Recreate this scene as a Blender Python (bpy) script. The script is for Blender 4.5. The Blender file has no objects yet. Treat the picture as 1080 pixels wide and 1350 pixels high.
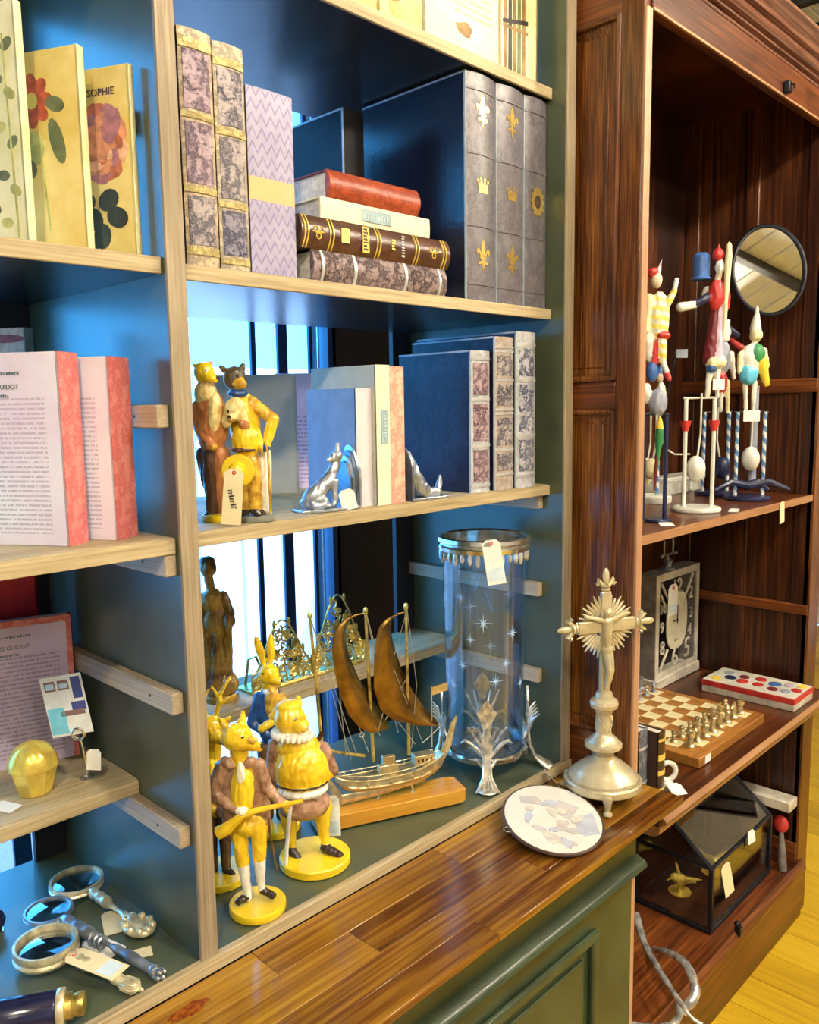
import bpy, math, random
from mathutils import Vector, Matrix, noise
R = math.radians
sc = bpy.context.scene
COL = sc.collection
rnd = random.Random(7)

# ------------------------------------------------------------------ camera
YAW, PITCH, ROLL, FPX = R(45.617), R(-7.2775), R(-0.8666), 1093.53
CAM = Vector((-0.5828, -0.9638, 0.7684))
_d = Vector((math.sin(YAW)*math.cos(PITCH), math.cos(YAW)*math.cos(PITCH), math.sin(PITCH)))
_r = Vector((math.cos(YAW), -math.sin(YAW), 0)); _u = _r.cross(_d)
_r2 = _r*math.cos(ROLL)+_u*math.sin(ROLL); _u2 = -_r*math.sin(ROLL)+_u*math.cos(ROLL)
cam = bpy.data.cameras.new('camera'); camo = bpy.data.objects.new('camera', cam); COL.objects.link(camo)
camo.matrix_world = Matrix(((_r2.x,_u2.x,-_d.x,CAM.x),(_r2.y,_u2.y,-_d.y,CAM.y),(_r2.z,_u2.z,-_d.z,CAM.z),(0,0,0,1)))
cam.sensor_fit = 'HORIZONTAL'; cam.sensor_width = 36; cam.lens = FPX*36/1080; cam.clip_start = .02
sc.camera = camo

# ------------------------------------------------------------------ world, sun, exposure
w = bpy.data.worlds.new('sky'); sc.world = w; w.use_nodes = True
bg = w.node_tree.nodes['Background']; bg.inputs[0].default_value = (0.065, 0.42, 1.0, 1); bg.inputs[1].default_value = 6.5
sun = bpy.data.lights.new('sun', 'SUN'); sun.energy = 7.5; sun.angle = R(2); sun.color = (1, .95, .88)
suno = bpy.data.objects.new('sun', sun); COL.objects.link(suno); suno.rotation_euler = (R(30), 0, R(-12))
vs = sc.view_settings
vs.view_transform = 'Standard'; vs.look = 'None'; vs.gamma = 1; vs.use_curve_mapping = False; vs.exposure = 0.65
LAMPS = [(-1.3,-1.5), (0.35,-1.65), (1.66,-1.45), (2.9,-1.9), (-0.6,-3.6), (1.3,-3.6), (-2.6,-3.2), (3.2,-3.8)]
LAMP_W = 105; LAMP_Z = 2.22
for i,(x,y) in enumerate(LAMPS):
    l = bpy.data.lights.new('ceiling_lamp_light', 'AREA'); l.shape = 'DISK'; l.size = .16; l.energy = LAMP_W; l.color = (1, .88, .68)
    o = bpy.data.objects.new('ceiling_lamp_light', l); COL.objects.link(o); o.location = (x, y, LAMP_Z)
    tgt = Vector((min(max(x,-.3),1.7), 0.0, .25)) if y > -3 else Vector((x, y+.6, -.8))
    o.rotation_euler = (tgt-o.location).to_track_quat('-Z', 'Y').to_euler()

# ------------------------------------------------------------------ materials
MATS = {}
def _mat(name):
    m = bpy.data.materials.new(name); m.use_nodes = True
    nt = m.node_tree; b = nt.nodes['Principled BSDF']
    MATS[name] = m
    return m, nt, b
class NT:
    def __init__(s, nt): s.nt = nt
    def n(s, t, **kw):
        x = s.nt.nodes.new(t)
        for k,v in kw.items(): setattr(x, k, v)
        return x
    def put(s, sock, v):
        if isinstance(v, bpy.types.NodeSocket): s.nt.links.new(v, sock)
        else: sock.default_value = v
    def m(s, op, a, b=0.0, c=0.0):
        x = s.n('ShaderNodeMath', operation=op); s.put(x.inputs[0], a); s.put(x.inputs[1], b); s.put(x.inputs[2], c); return x.outputs[0]
    def mix(s, f, a, b):
        x = s.n('ShaderNodeMix', data_type='RGBA'); s.put(x.inputs[0], f)
        s.put(x.inputs[6], a if isinstance(a, bpy.types.NodeSocket) else (*a,1)); s.put(x.inputs[7], b if isinstance(b, bpy.types.NodeSocket) else (*b,1)); return x.outputs[2]
    def co(s): return s.n('ShaderNodeTexCoord').outputs['Object']
    def xyz(s, v):
        x = s.n('ShaderNodeSeparateXYZ'); s.put(x.inputs[0], v); return x.outputs
    def noise(s, vec, scale, detail=3, rough=.55, stretch=None):
        if stretch:
            mp = s.n('ShaderNodeMapping'); s.put(mp.inputs['Vector'], vec); mp.inputs['Scale'].default_value = stretch; vec = mp.outputs[0]
        x = s.n('ShaderNodeTexNoise'); s.put(x.inputs['Vector'], vec); x.inputs['Scale'].default_value = scale; x.inputs['Detail'].default_value = detail; x.inputs['Roughness'].default_value = rough
        return x.outputs[0]
    def ramp(s, f, stops):
        x = s.n('ShaderNodeValToRGB'); s.put(x.inputs[0], f); e = x.color_ramp.elements
        while len(e) < len(stops): e.new(.5)
        for k,(p,c) in zip(e, stops): k.position = p; k.color = (*c,1)
        return x.outputs[0]
    def step(s, v, lo, hi):   # 1 inside [lo,hi]
        return s.m('MULTIPLY', s.m('GREATER_THAN', v, lo), s.m('LESS_THAN', v, hi))
    def bump(s, b, h, strength=.3, dist=.002):
        x = s.n('ShaderNodeBump'); x.inputs['Strength'].default_value = strength; x.inputs['Distance'].default_value = dist
        s.put(x.inputs['Height'], h); s.nt.links.new(x.outputs[0], b.inputs['Normal'])
def plain(name, col, rough=.5, metal=0, var=.12, scale=30, spec=.5, bump=0, coat=0, col2=None):
    """one colour with gentle mottling (wear, glaze) over the surface"""
    m, nt, b = _mat(name); N = NT(nt)
    f = N.noise(N.co(), scale, 4)
    c2 = col2 or tuple(min(1, c*(1+var)+.01*var) for c in col); c1 = tuple(c*(1-var) for c in col)
    nt.links.new(N.ramp(f, [(.35,c1),(.65,c2)]), b.inputs['Base Color'])
    b.inputs['Roughness'].default_value = rough; b.inputs['Metallic'].default_value = metal
    b.inputs['Specular IOR Level'].default_value = spec; b.inputs['Coat Weight'].default_value = coat
    if bump: N.bump(b, f, bump)
    return m
def wood(name, stops, axis='x', scale=6, rough=.35, per_object=0, fine=.35, knot=None, bump=.15, spec=.5):
    """grain running along one axis of the object"""
    m, nt, b = _mat(name); N = NT(nt); v = N.co()
    if per_object:
        oi = N.n('ShaderNodeObjectInfo').outputs['Random']
        va = N.n('ShaderNodeVectorMath', operation='ADD'); N.put(va.inputs[0], v)
        cx = N.n('ShaderNodeCombineXYZ'); N.put(cx.inputs[0], N.m('MULTIPLY', oi, 7.0)); N.put(cx.inputs[1], N.m('MULTIPLY', oi, 13.0)); N.put(cx.inputs[2], N.m('MULTIPLY', oi, 3.0))
        N.put(va.inputs[1], cx.outputs[0]); v = va.outputs[0]
    st = {'x':(.1,1,1),'y':(1,.1,1),'z':(1,1,.1)}[axis]; st2 = {'x':(.03,1,1),'y':(1,.03,1),'z':(1,1,.03)}[axis]
    a = N.noise(v, scale, 4, .6, st); g = N.noise(v, scale*22, 2, .5, st2)
    f = N.m('ADD', N.m('MULTIPLY', a, 1-fine), N.m('MULTIPLY', g, fine))
    if per_object: f = N.m('ADD', f, N.m('MULTIPLY', N.m('SUBTRACT', oi, .5), per_object))
    c = N.ramp(f, stops)
    nt.links.new(c, b.inputs['Base Color']); b.inputs['Roughness'].default_value = rough; b.inputs['Specular IOR Level'].default_value = spec
    if bump: N.bump(b, g, bump, .001)
    return m
def glassy(name, tint=(.9,.97,1), gloss=.12, rough=.02):
    """thin pane: mostly see-through with a mirror-like sheen"""
    m, nt, b = _mat(name); N = NT(nt); out = nt.nodes['Material Output']; nt.nodes.remove(b)
    t = N.n('ShaderNodeBsdfTransparent'); t.inputs[0].default_value = (*tint,1)
    g = N.n('ShaderNodeBsdfGlossy'); g.inputs['Roughness'].default_value = rough
    fr = N.n('ShaderNodeLayerWeight'); fr.inputs[0].default_value = .35
    mx = N.n('ShaderNodeMixShader'); N.put(mx.inputs[0], N.m('ADD', N.m('MULTIPLY', fr.outputs['Fresnel'], .55), gloss*.3))
    nt.links.new(t.outputs[0], mx.inputs[1]); nt.links.new(g.outputs[0], mx.inputs[2]); nt.links.new(mx.outputs[0], out.inputs[0])
    return m
def lamp_mat(name, col, strength):
    m, nt, b = _mat(name); b.inputs['Base Color'].default_value = (*col,1); b.inputs['Emission Color'].default_value = (*col,1); b.inputs['Emission Strength'].default_value = strength
    return m
def leather(name, c1, c2, rough=.45, scale=60, bump=.5, spec=.5):
    """tooled leather: swirly embossed relief, colour lighter on the high spots"""
    m, nt, b = _mat(name); N = NT(nt); v = N.co()
    n1 = N.noise(v, scale, 6, .7); n2 = N.noise(v, scale*.16, 3)
    w_ = N.m('ABSOLUTE', N.m('SINE', N.m('MULTIPLY', n1, 13.0)))
    f = N.m('ADD', N.m('MULTIPLY', w_, .5), N.m('MULTIPLY', n2, .6))
    nt.links.new(N.ramp(f, [(.3,c1),(.85,c2)]), b.inputs['Base Color']); b.inputs['Roughness'].default_value = rough; b.inputs['Specular IOR Level'].default_value = spec
    N.bump(b, w_, bump, .001)
    return m
def printed(name, paper, ink, z0, z1, y0, y1, pitch, paper2=None, axis=1, rough=.6, ink2=None):
    """paper cover with lines of small print between z0..z1 and y0..y1 of the object"""
    m, nt, b = _mat(name); N = NT(nt); v = N.co(); X = N.xyz(v)
    ln = N.m('FRACT', N.m('DIVIDE', X[2], pitch))
    row = N.m('FLOOR', N.m('DIVIDE', X[2], pitch))
    hx = N.n('ShaderNodeCombineXYZ'); N.put(hx.inputs[0], N.m('MULTIPLY', X[axis], 420.0)); N.put(hx.inputs[1], N.m('MULTIPLY', row, 7.31)); N.put(hx.inputs[2], N.m('MULTIPLY', ln, .7))
    wd = N.noise(hx.outputs[0], 1.0, 2)
    ends = N.noise(hx.outputs[0], .02, 1)
    mask = N.m('MULTIPLY', N.m('MULTIPLY', N.step(ln, .28, .74), N.m('GREATER_THAN', wd, .43)), N.m('MULTIPLY', N.step(X[2], z0, z1), N.step(X[axis], y0, y1)))
    big = N.noise(v, 9, 4)
    pc = N.ramp(big, [(.35, paper), (.65, paper2 or paper)])
    ic = N.ramp(big, [(.4, ink), (.6, ink2 or ink)])
    nt.links.new(N.mix(N.m('MULTIPLY', mask, .6), pc, ic), b.inputs['Base Color']); b.inputs['Roughness'].default_value = rough
    return m

# ------------------------------------------------------------------ mesh builder
class MB:
    def __init__(s): s.v = []; s.f = []; s.mi = []; s.x = Matrix.Identity(4)
    def add(s, vs, fs, m=0):
        o = len(s.v); s.v += [tuple(s.x @ Vector(p)) for p in vs]
        for f in fs: s.f.append([i+o for i in f]); s.mi.append(m)
        return s
    def box(s, x0,x1,y0,y1,z0,z1, m=0):
        return s.add([(x,y,z) for z in (z0,z1) for y in (y0,y1) for x in (x0,x1)], [(0,2,3,1),(4,5,7,6),(0,1,5,4),(2,6,7,3),(0,4,6,2),(1,3,7,5)], m)
    def lathe(s, prof, seg=32, c=(0,0,0), m=0, cap=True):
        vs=[]; fs=[]; n=len(prof)
        for r_,z in prof:
            for k in range(seg):
                a=2*math.pi*k/seg; vs.append((c[0]+r_*math.cos(a), c[1]+r_*math.sin(a), c[2]+z))
        for i in range(n-1):
            for k in range(seg):
                k2=(k+1)%seg; fs.append((i*seg+k, i*seg+k2, (i+1)*seg+k2, (i+1)*seg+k))
        if cap: fs.append(tuple(range(seg-1,-1,-1))); fs.append(tuple((n-1)*seg+k for k in range(seg)))
        return s.add(vs, fs, m)
    def tube(s, pts, r_=.002, seg=8, m=0, closed=False, flat=None):
        pts=[Vector(p) for p in pts]; n=len(pts); vs=[]; fs=[]
        rs = r_ if isinstance(r_, (list,tuple)) else [r_]*n
        up=None
        for i,p in enumerate(pts):
            a=pts[(i-1)%n] if (closed or i>0) else p; b=pts[(i+1)%n] if (closed or i<n-1) else p
            t=(b-a); t = t.normalized() if t.length>1e-9 else Vector((0,0,1))
            if up is None:
                up = Vector((0,0,1)) if abs(t.z)<.9 else Vector((1,0,0))
            x=t.cross(up)
            if x.length<1e-4: x=t.orthogonal()
            x.normalize(); y=x.cross(t).normalized(); up=y
            fx,fy = flat or (1,1)
            for k in range(seg):
                q=2*math.pi*k/seg; vs.append(tuple(p+(x*math.cos(q)*fx+y*math.sin(q)*fy)*rs[i]))
        for i in range(n if closed else n-1):
            j=(i+1)%n
            for k in range(seg):
                k2=(k+1)%seg; fs.append((i*seg+k,i*seg+k2,j*seg+k2,j*seg+k))
        if not closed: fs.append(tuple(range(seg-1,-1,-1))); fs.append(tuple((n-1)*seg+k for k in range(seg)))
        return s.add(vs, fs, m)
    def ell(s, c, rad, rot=None, m=0, seg=16, rings=10):
        vs=[(0,0,-1)]; fs=[]
        for i in range(1,rings):
            t=math.pi*i/rings-math.pi/2
            for k in range(seg): a=2*math.pi*k/seg; vs.append((math.cos(t)*math.cos(a), math.cos(t)*math.sin(a), math.sin(t)))
        vs.append((0,0,1)); L=len(vs)-1
        for k in range(seg): fs.append((0,1+(k+1)%seg,1+k)); fs.append((L,1+(rings-2)*seg+k,1+(rings-2)*seg+(k+1)%seg))
        for i in range(rings-2):
            for k in range(seg): k2=(k+1)%seg; fs.append((1+i*seg+k,1+i*seg+k2,1+(i+1)*seg+k2,1+(i+1)*seg+k))
        q = rot or Matrix.Identity(3)
        return s.add([tuple(Vector(c)+q@Vector((v[0]*rad[0],v[1]*rad[1],v[2]*rad[2]))) for v in vs], fs, m)
    def prism(s, poly, z0, z1, m=0, plane='xy'):
        """extrude a 2-D outline; plane 'xz' puts the outline upright with thickness along y"""
        P = {'xy':lambda a,b,h:(a,b,h),'xz':lambda a,b,h:(a,h,b),'yz':lambda a,b,h:(h,a,b)}[plane]
        n=len(poly); vs=[P(a,b,z0) for a,b in poly]+[P(a,b,z1) for a,b in poly]
        fs=[tuple(range(n-1,-1,-1)), tuple(range(n,2*n))]+[(i,(i+1)%n,n+(i+1)%n,n+i) for i in range(n)]
        return s.add(vs, fs, m)
    def torus(s, c, Rm, r_, nrm=(0,0,1), seg=20, rs=6, m=0, sx=1, sy=1):
        q = Vector(nrm).to_track_quat('Z','Y').to_matrix()
        return s.tube([Vector(c)+q@Vector((Rm*sx*math.cos(2*math.pi*k/seg),Rm*sy*math.sin(2*math.pi*k/seg),0)) for k in range(seg)], r_, rs, m, closed=True)
def mats(ms): return [MATS[m] if isinstance(m,str) else m for m in (ms if isinstance(ms,(list,tuple)) else [ms])]
def link(name, me, parent=None, loc=(0,0,0), rot=(0,0,0)):
    o = bpy.data.objects.new(name, me); COL.objects.link(o); o.location = loc; o.rotation_euler = rot
    if parent: o.parent = parent
    return o
def obj(name, b, ms, parent=None, loc=(0,0,0), rot=(0,0,0), smooth=35, bevel=0, label=None):
    me = bpy.data.meshes.new(name); me.from_pydata(b.v, [], b.f); me.polygons.foreach_set('material_index', b.mi)
    for m in mats(ms): me.materials.append(m)
    me.validate(); me.update()
    import bmesh as _bm
    q = _bm.new(); q.from_mesh(me); _bm.ops.recalc_face_normals(q, faces=q.faces); q.to_mesh(me); q.free()
    if smooth:
        me.polygons.foreach_set('use_smooth', [True]*len(me.polygons)); me.set_sharp_from_angle(angle=R(smooth))
    o = link(name, me, parent, loc, rot)
    if bevel:
        md = o.modifiers.new('bevel','BEVEL'); md.width = bevel; md.segments = 2; md.limit_method = 'ANGLE'
    if label: o['label'] = label
    return o
def share(o, parent=None, loc=None, rot=None):
    c = o.copy(); COL.objects.link(c)
    if parent is not None: c.parent = parent
    if loc is not None: c.location = loc
    if rot is not None: c.rotation_euler = rot
    return c
def thing(name, label, cat, loc=(0,0,0), rz=0, group=None, rot=None):
    o = bpy.data.objects.new(name, None); COL.objects.link(o); o.location = loc; o.rotation_euler = rot or (0,0,rz); o.empty_display_size = .02
    return tag(o, label, cat, group)
def tag(o, label, cat, group=None):
    o['label'] = label; o['category'] = cat
    if group: o['group'] = group
    return o
def struct(o): o['kind'] = 'structure'; return o
_font = {}
def text_mb(body, size, m=0, depth=.0004, spacing=1.0):
    """outline of a word as mesh data, lying in XY, origin at the middle"""
    cu = bpy.data.curves.new('t','FONT'); cu.body = body; cu.size = size; cu.extrude = depth; cu.align_x='CENTER'; cu.align_y='CENTER'; cu.resolution_u = 2; cu.space_character = spacing
    o = bpy.data.objects.new('t', cu); COL.objects.link(o)
    me = bpy.data.meshes.new_from_object(o.evaluated_get(bpy.context.evaluated_depsgraph_get()))
    vs = [tuple(v.co) for v in me.vertices]; fs = [tuple(p.vertices) for p in me.polygons]
    bpy.data.objects.remove(o); bpy.data.curves.remove(cu); bpy.data.meshes.remove(me)
    return vs, fs
def on_plane(vs, origin, ex, ey):
    ex=Vector(ex); ey=Vector(ey); ez=ex.cross(ey); o=Vector(origin)
    return [tuple(o+ex*a+ey*b_+ez*c) for a,b_,c in vs]
def strokes(n, length, height, seed):
    """worn, unreadable lettering: a run of small upright strokes"""
    rg_=random.Random(seed); b=MB(); st=length/n
    for k in range(n):
        h=height*rg_.uniform(.6,1); w_=st*rg_.uniform(.3,.75); x=-length/2+k*st
        b.box(x,x+w_,-height/2,-height/2+h,0,.0004)
        if rg_.random()<.5: b.box(x,x+st*.85,-height/2+h*.8,-height/2+h,0,.0004)
    return b.v, b.f
def arc(cx, cy, r_, a0, a1, n=8): return [(cx+r_*math.cos(R(a0+(a1-a0)*i/n)), cy+r_*math.sin(R(a0+(a1-a0)*i/n))) for i in range(n+1)]

# solid figure grown from tapered limbs and ellipsoids, merged to one skin
def figure(name, prims, ms, parent, s, c0, voxel, smooth_it=3, loc=(0,0,0), carve=1.0):
    """prims in picture units: ('c', a, b, ra, rb, mat) or ('e', c, (rx,ry,rz), roll, mat); a = (x, y_up_from_base, toward_viewer)"""
    P = lambda a: Vector(((a[0]-c0[0])*s, -a[2]*s, (c0[1]-a[1])*s))
    b = MB(); L = []
    for p in prims:
        if p[0]=='c':
            a1,a2 = P(p[1]),P(p[2]); r1,r2 = p[3]*s,p[4]*s; n=6
            b.tube([a1.lerp(a2,i/n) for i in range(n+1)] if (a2-a1).length>1e-6 else [a1,a1+Vector((0,0,1e-4))], [r1+(r2-r1)*i/n for i in range(n+1)] if (a2-a1).length>1e-6 else [r1,r1], 12)
            b.ell(a1,(r1,)*3,seg=12,rings=8); b.ell(a2,(r2,)*3,seg=12,rings=8)
            L.append((0,a1,a2,r1,r2,p[5]))
        else:
            q = Matrix.Rotation(R(p[3]),3,'Y'); rad = Vector((p[2][0]*s,p[2][1]*s,p[2][2]*s)); c=P(p[1])
            b.ell(c,rad,q,seg=18,rings=12); L.append((1,c,rad,q.transposed(),0,p[4]))
    me = bpy.data.meshes.new(name); me.from_pydata(b.v,[],b.f); me.update()
    o = bpy.data.objects.new(name, me); COL.objects.link(o)
    md = o.modifiers.new('r','REMESH'); md.mode='VOXEL'; md.voxel_size = voxel
    if smooth_it:
        m2 = o.modifiers.new('s','SMOOTH'); m2.factor=.5; m2.iterations=smooth_it
    out = bpy.data.meshes.new_from_object(o.evaluated_get(bpy.context.evaluated_depsgraph_get()))
    bpy.data.objects.remove(o); bpy.data.meshes.remove(me)
    out.name = name; out.materials.clear()
    for m in mats(ms): out.materials.append(m)
    idx=[]
    for pl in out.polygons:
        c=pl.center; best=1e9; bi=0
        for l in L:
            if l[0]==0:
                ab=l[2]-l[1]; t=max(0,min(1,(c-l[1]).dot(ab)/max(ab.length_squared,1e-12))); dd=(c-l[1]-ab*t).length-(l[3]+(l[4]-l[3])*t)
            else:
                q=l[3]@(c-l[1]); k=Vector((q.x/l[2].x,q.y/l[2].y,q.z/l[2].z)).length; dd=(k-1)*min(l[2])
            if dd<best: best=dd; bi=l[5]
        idx.append(bi)
    if carve:   # shallow carved folds and tufts
        fq=1/(6.5*s); mv=[]
        for vt in out.vertices:
            c=vt.co; a=noise.noise(Vector((c.x*fq,c.y*fq,c.z*fq*.4))); a2=noise.noise(Vector((c.x*fq*2.6,c.y*fq*2.6,c.z*fq*1.1+9)))
            mv.append(vt.normal*(carve*s*((.45-abs(a)*1.9)+.5*(.3-abs(a2)))))
        for vt,dv in zip(out.vertices,mv): vt.co=vt.co+dv
        out.update()
    out.polygons.foreach_set('material_index', idx); out.polygons.foreach_set('use_smooth',[True]*len(idx))
    return link(name, out, parent, loc)
# ------------------------------------------------------------------ the materials of the place
def green_paint():
    m, nt, b = _mat('green_paint'); N = NT(nt); v = N.co()
    f = N.noise(v, 14, 5); sp = N.noise(v, 260, 2)
    c = N.ramp(f, [(.3,(.056,.070,.040)),(.7,(.086,.104,.058))])
    nt.links.new(N.mix(N.m('MULTIPLY', N.m('GREATER_THAN', sp, .73), .5), c, (.20,.23,.19)), b.inputs['Base Color'])
    b.inputs['Roughness'].default_value = .30; b.inputs['Specular IOR Level'].default_value = .7
    N.bump(b, N.noise(v, 60, 3), .08, .001)
green_paint()
plain('shelf_shade_paint', (.014,.018,.022), .27, var=.2, scale=10, spec=.6)  # darker than the green paint: shade of the undersides put into the colour
plain('cabinet_green', (.036,.056,.026), .3, var=.25, scale=8, spec=.6)
wood('edge_wood', [(.3,(.22,.155,.07)),(.5,(.42,.335,.19)),(.72,(.60,.51,.33))], 'x', 12, .6, fine=.45)
wood('edge_wood_up', [(.3,(.16,.115,.065)),(.5,(.32,.255,.165)),(.72,(.48,.41,.30))], 'z', 12, .6, fine=.45)
wood('cleat_wood', [(.25,(.16,.11,.07)),(.5,(.42,.33,.22)),(.75,(.66,.58,.44))], 'y', 10, .55)
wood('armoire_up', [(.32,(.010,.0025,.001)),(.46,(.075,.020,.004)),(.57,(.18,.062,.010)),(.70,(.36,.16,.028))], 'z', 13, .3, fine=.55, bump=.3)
wood('armoire_along', [(.3,(.012,.003,.002)),(.45,(.07,.018,.006)),(.58,(.16,.045,.010)),(.75,(.29,.11,.024))], 'x', 7, .28, fine=.5, bump=.3)
wood('armoire_deep', [(.3,(.016,.004,.002)),(.45,(.09,.024,.007)),(.58,(.19,.056,.013)),(.75,(.30,.11,.03))], 'y', 7, .28, fine=.5, bump=.3)
wood('armoire_dark', [(.3,(.05,.016,.010)),(.5,(.13,.05,.03)),(.75,(.28,.14,.09))], 'x', 7, .2, fine=.5, spec=.7)
wood('armoire_edge', [(.3,(.22,.10,.05)),(.5,(.40,.22,.12)),(.75,(.58,.38,.24))], 'z', 9, .4)
wood('armoire_edge_x', [(.3,(.20,.09,.035)),(.5,(.36,.18,.08)),(.75,(.52,.32,.17))], 'x', 9, .4)
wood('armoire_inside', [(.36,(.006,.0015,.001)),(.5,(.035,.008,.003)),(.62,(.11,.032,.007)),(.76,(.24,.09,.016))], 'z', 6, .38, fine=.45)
wood('worktop_wood', [(.34,(.022,.006,.002)),(.45,(.13,.042,.006)),(.55,(.29,.135,.014)),(.70,(.52,.30,.030))], 'x', 6, .17, per_object=.06, fine=.3, spec=.6)
plain('knot', (.16,.028,.006), .2, scale=120, col2=(.34,.10,.012))
wood('floor_wood', [(.3,(.40,.23,.010)),(.55,(.62,.40,.02)),(.8,(.72,.50,.05))], 'y', 5, .3, per_object=.2)
plain('dark_wall', (.03,.02,.025), .7); plain('pale_wall', (.70,.66,.58), .8); plain('ceiling_white', (.88,.88,.84), .8, var=.05)
plain('beam_dark', (.03,.025,.02), .6); plain('window_bar', (.012,.05,.16), .35, spec=.6); plain('rear_post', (.012,.012,.02), .5)
plain('facade', (.80,.82,.88), .7, var=.05); plain('facade_blue', (.35,.48,.68), .7); plain('street', (.10,.10,.11), .8)
glassy('pane_glass', (.96,.99,1), .05)
plain('black_metal', (.012,.013,.02), .35, metal=.6, spec=.6)
plain('lamp_black', (.02,.02,.02), .4); lamp_mat('lamp_glow', (1,.85,.62), 9)

# ------------------------------------------------------------------ room shell
FZ, CZ = -.80, 2.40
fl = struct(obj('floor', MB().box(-4,5.5,-6,1.0,FZ-.06,FZ-.012), 'beam_dark'))
pm = None
for i in range(72):
    x = -3.9+i*.13
    if pm is None: pm = obj('plank', MB().box(0,.1285,-5.99,.99,FZ-.012,FZ), 'floor_wood', fl, (x,0,0), bevel=.001)
    else: share(pm, fl, (x,0,0))
ce = struct(obj('ceiling', MB().box(-4,5.5,-6,1.0,CZ+.02,CZ+.08), 'ceiling_white'))
bm_ = None
for i in range(47):
    y = -5.95+i*.148
    if bm_ is None: bm_ = obj('board', MB().box(-4,5.5,0,.14,CZ,CZ+.02), 'ceiling_white', ce, (0,y,0), bevel=.004)
    else: share(bm_, ce, (0,y,0))
for i,x in enumerate([-3.50+.33*k for k in range(26)]): struct(obj('trim_%d'%(i+2), MB().box(x,x+.04,-6,.99,CZ-.05,CZ-.001), 'beam_dark', bevel=.004))
struct(obj('wall_left', MB().box(-4.1,-4,-6,1.1,FZ,CZ+.08), 'pale_wall'))
struct(obj('wall_right', MB().box(5.5,5.6,-6,1.1,FZ,CZ+.08), 'pale_wall'))
struct(obj('wall_front', MB().box(-4.1,5.6,-6.1,-6,FZ,CZ+.08), 'pale_wall'))
WX0, WX1, WZ0, WZ1 = -3.4, 1.10, -.45, 1.95
b = MB(); b.box(WX1,5.5,1.0,1.12,FZ,CZ+.08).box(-4,WX0,1.0,1.12,FZ,CZ+.08).box(WX0,WX1,1.0,1.12,FZ,WZ0).box(WX0,WX1,1.0,1.12,WZ1,CZ+.08)
struct(obj('wall_back', b, 'dark_wall'))
struct(obj('trim_1', MB().box(.90,5.4,0.30,.33,1.60,2.07), 'cabinet_green'))
win = bpy.data.objects.new('window_1', None); COL.objects.link(win); struct(win)
b = MB(); b.box(WX0,WX1,.99,1.10,WZ0,WZ0+.05).box(WX0,WX1,1.0,1.08,WZ1-.05,WZ1).box(WX0,WX0+.05,1.0,1.08,WZ0,WZ1).box(WX1-.02,WX1+.01,1.0,1.04,WZ0,WZ1)
obj('window_frame', b, 'window_bar', win)
BARS = [(.822,.016),(.925,.034),(1.030,.012),(.56,.02),(.1,.04),(-.38,.014),(-.8,.04),(-1.3,.02),(-1.75,.04),(-2.3,.02),(-2.8,.04)]
for x,wd in BARS: obj('mullion', MB().box(x-wd/2,x+wd/2,1.020,1.030,WZ0+.05,WZ1-.05), 'window_bar', win)
xs = sorted([x for x,_ in BARS]+[WX0+.05,WX1-.03])
for a,c in zip(xs,xs[1:]): obj('pane', MB().box(a+.002,c-.002,1.034,1.038,WZ0+.05,WZ1-.05), 'pane_glass', win)
# the pale building and pavement outside the window
fo = thing('neighbour_building', 'sunlit white clad building seen through the window bars', 'building', (0,3.4,0))
obj('wall', MB().box(1.45,9,.05,.4,-3,1.02), 'facade', fo)
pm = None
for i in range(26):
    x = 1.45+i*.31
    if pm is None: pm = obj('cladding_panel', MB().box(0,.285,0,.05,-3,1.0), 'facade', fo, (x,0,0))
    else: share(pm, fo, (x,0,0))
struct(obj('ground_1', MB().box(-14,14,1.2,20,-3.1,-3.0), 'street'))
# ceiling spot lamps
for i,(x,y) in enumerate(LAMPS):
    tgt = Vector((min(max(x,-.3),1.7), 0.0, .25)) if y > -3 else Vector((x, y+.6, -.8))
    q = (tgt-Vector((x,y,LAMP_Z))).to_track_quat('-Z','Y').to_euler()
    t = thing('ceiling_spot', 'black can spotlight hung from the white boarded ceiling', 'lamp', (x,y,LAMP_Z), 0, 'ceiling spotlights')
    obj('housing', MB().lathe([(.082,.0),(.086,.02),(.086,.12),(.03,.15)], 24), 'lamp_black', t, rot=q)
    obj('lens', MB().lathe([(.080,.012),(.080,.018)], 24), 'lamp_glow', t, rot=q)
    obj('stem', MB().lathe([(.012,.1),(.012,CZ-LAMP_Z)], 10), 'lamp_black', t)

# ------------------------------------------------------------------ green bookcase
W, Z1, Z2, Z3, DEP = .862, 1.386, .9595, .5995, .45
bc = thing('bookcase', 'dark green open-backed bookcase with raw wood shelf edges on the counter', 'bookcase')
obj('bottom_board', MB().box(-1.0,.889,.008,DEP,-.02,0), 'green_paint', bc)
obj('front_lip', MB().box(-1.0,.889,-.006,.008,-.0195,.0012), 'edge_wood', bc, bevel=.0015)
def upright(x0,x1):
    o = obj('upright', MB().box(x0,x1,.006,DEP,0,1.9), 'green_paint', bc)
    obj('edging', MB().box(x0-.0005,x1+.0005,0,.006,0,1.9), 'edge_wood_up', o, bevel=.001)
upright(-.026,0); upright(W,.889); upright(-.95,-.924)
def shelf(x0,x1,y0,y1,z):
    o = obj('shelf', MB().box(x0,x1,y0+.006,y1,z-.02,z), 'shelf_shade_paint', bc)
    obj('edging', MB().box(x0,x1,y0,y0+.006,z-.0205,z+.0005), 'edge_wood', o, bevel=.0012)
    obj('shelf_top', MB().box(x0,x1,y0+.006,y1,z,z+.0012), 'edge_wood', o)
for z in (Z1,Z2,Z3): shelf(.001,W-.001,.036,.44,z)
for z in (Z1+.02,Z2,Z3): shelf(-.923,-.027,.012,.44,z)
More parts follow.
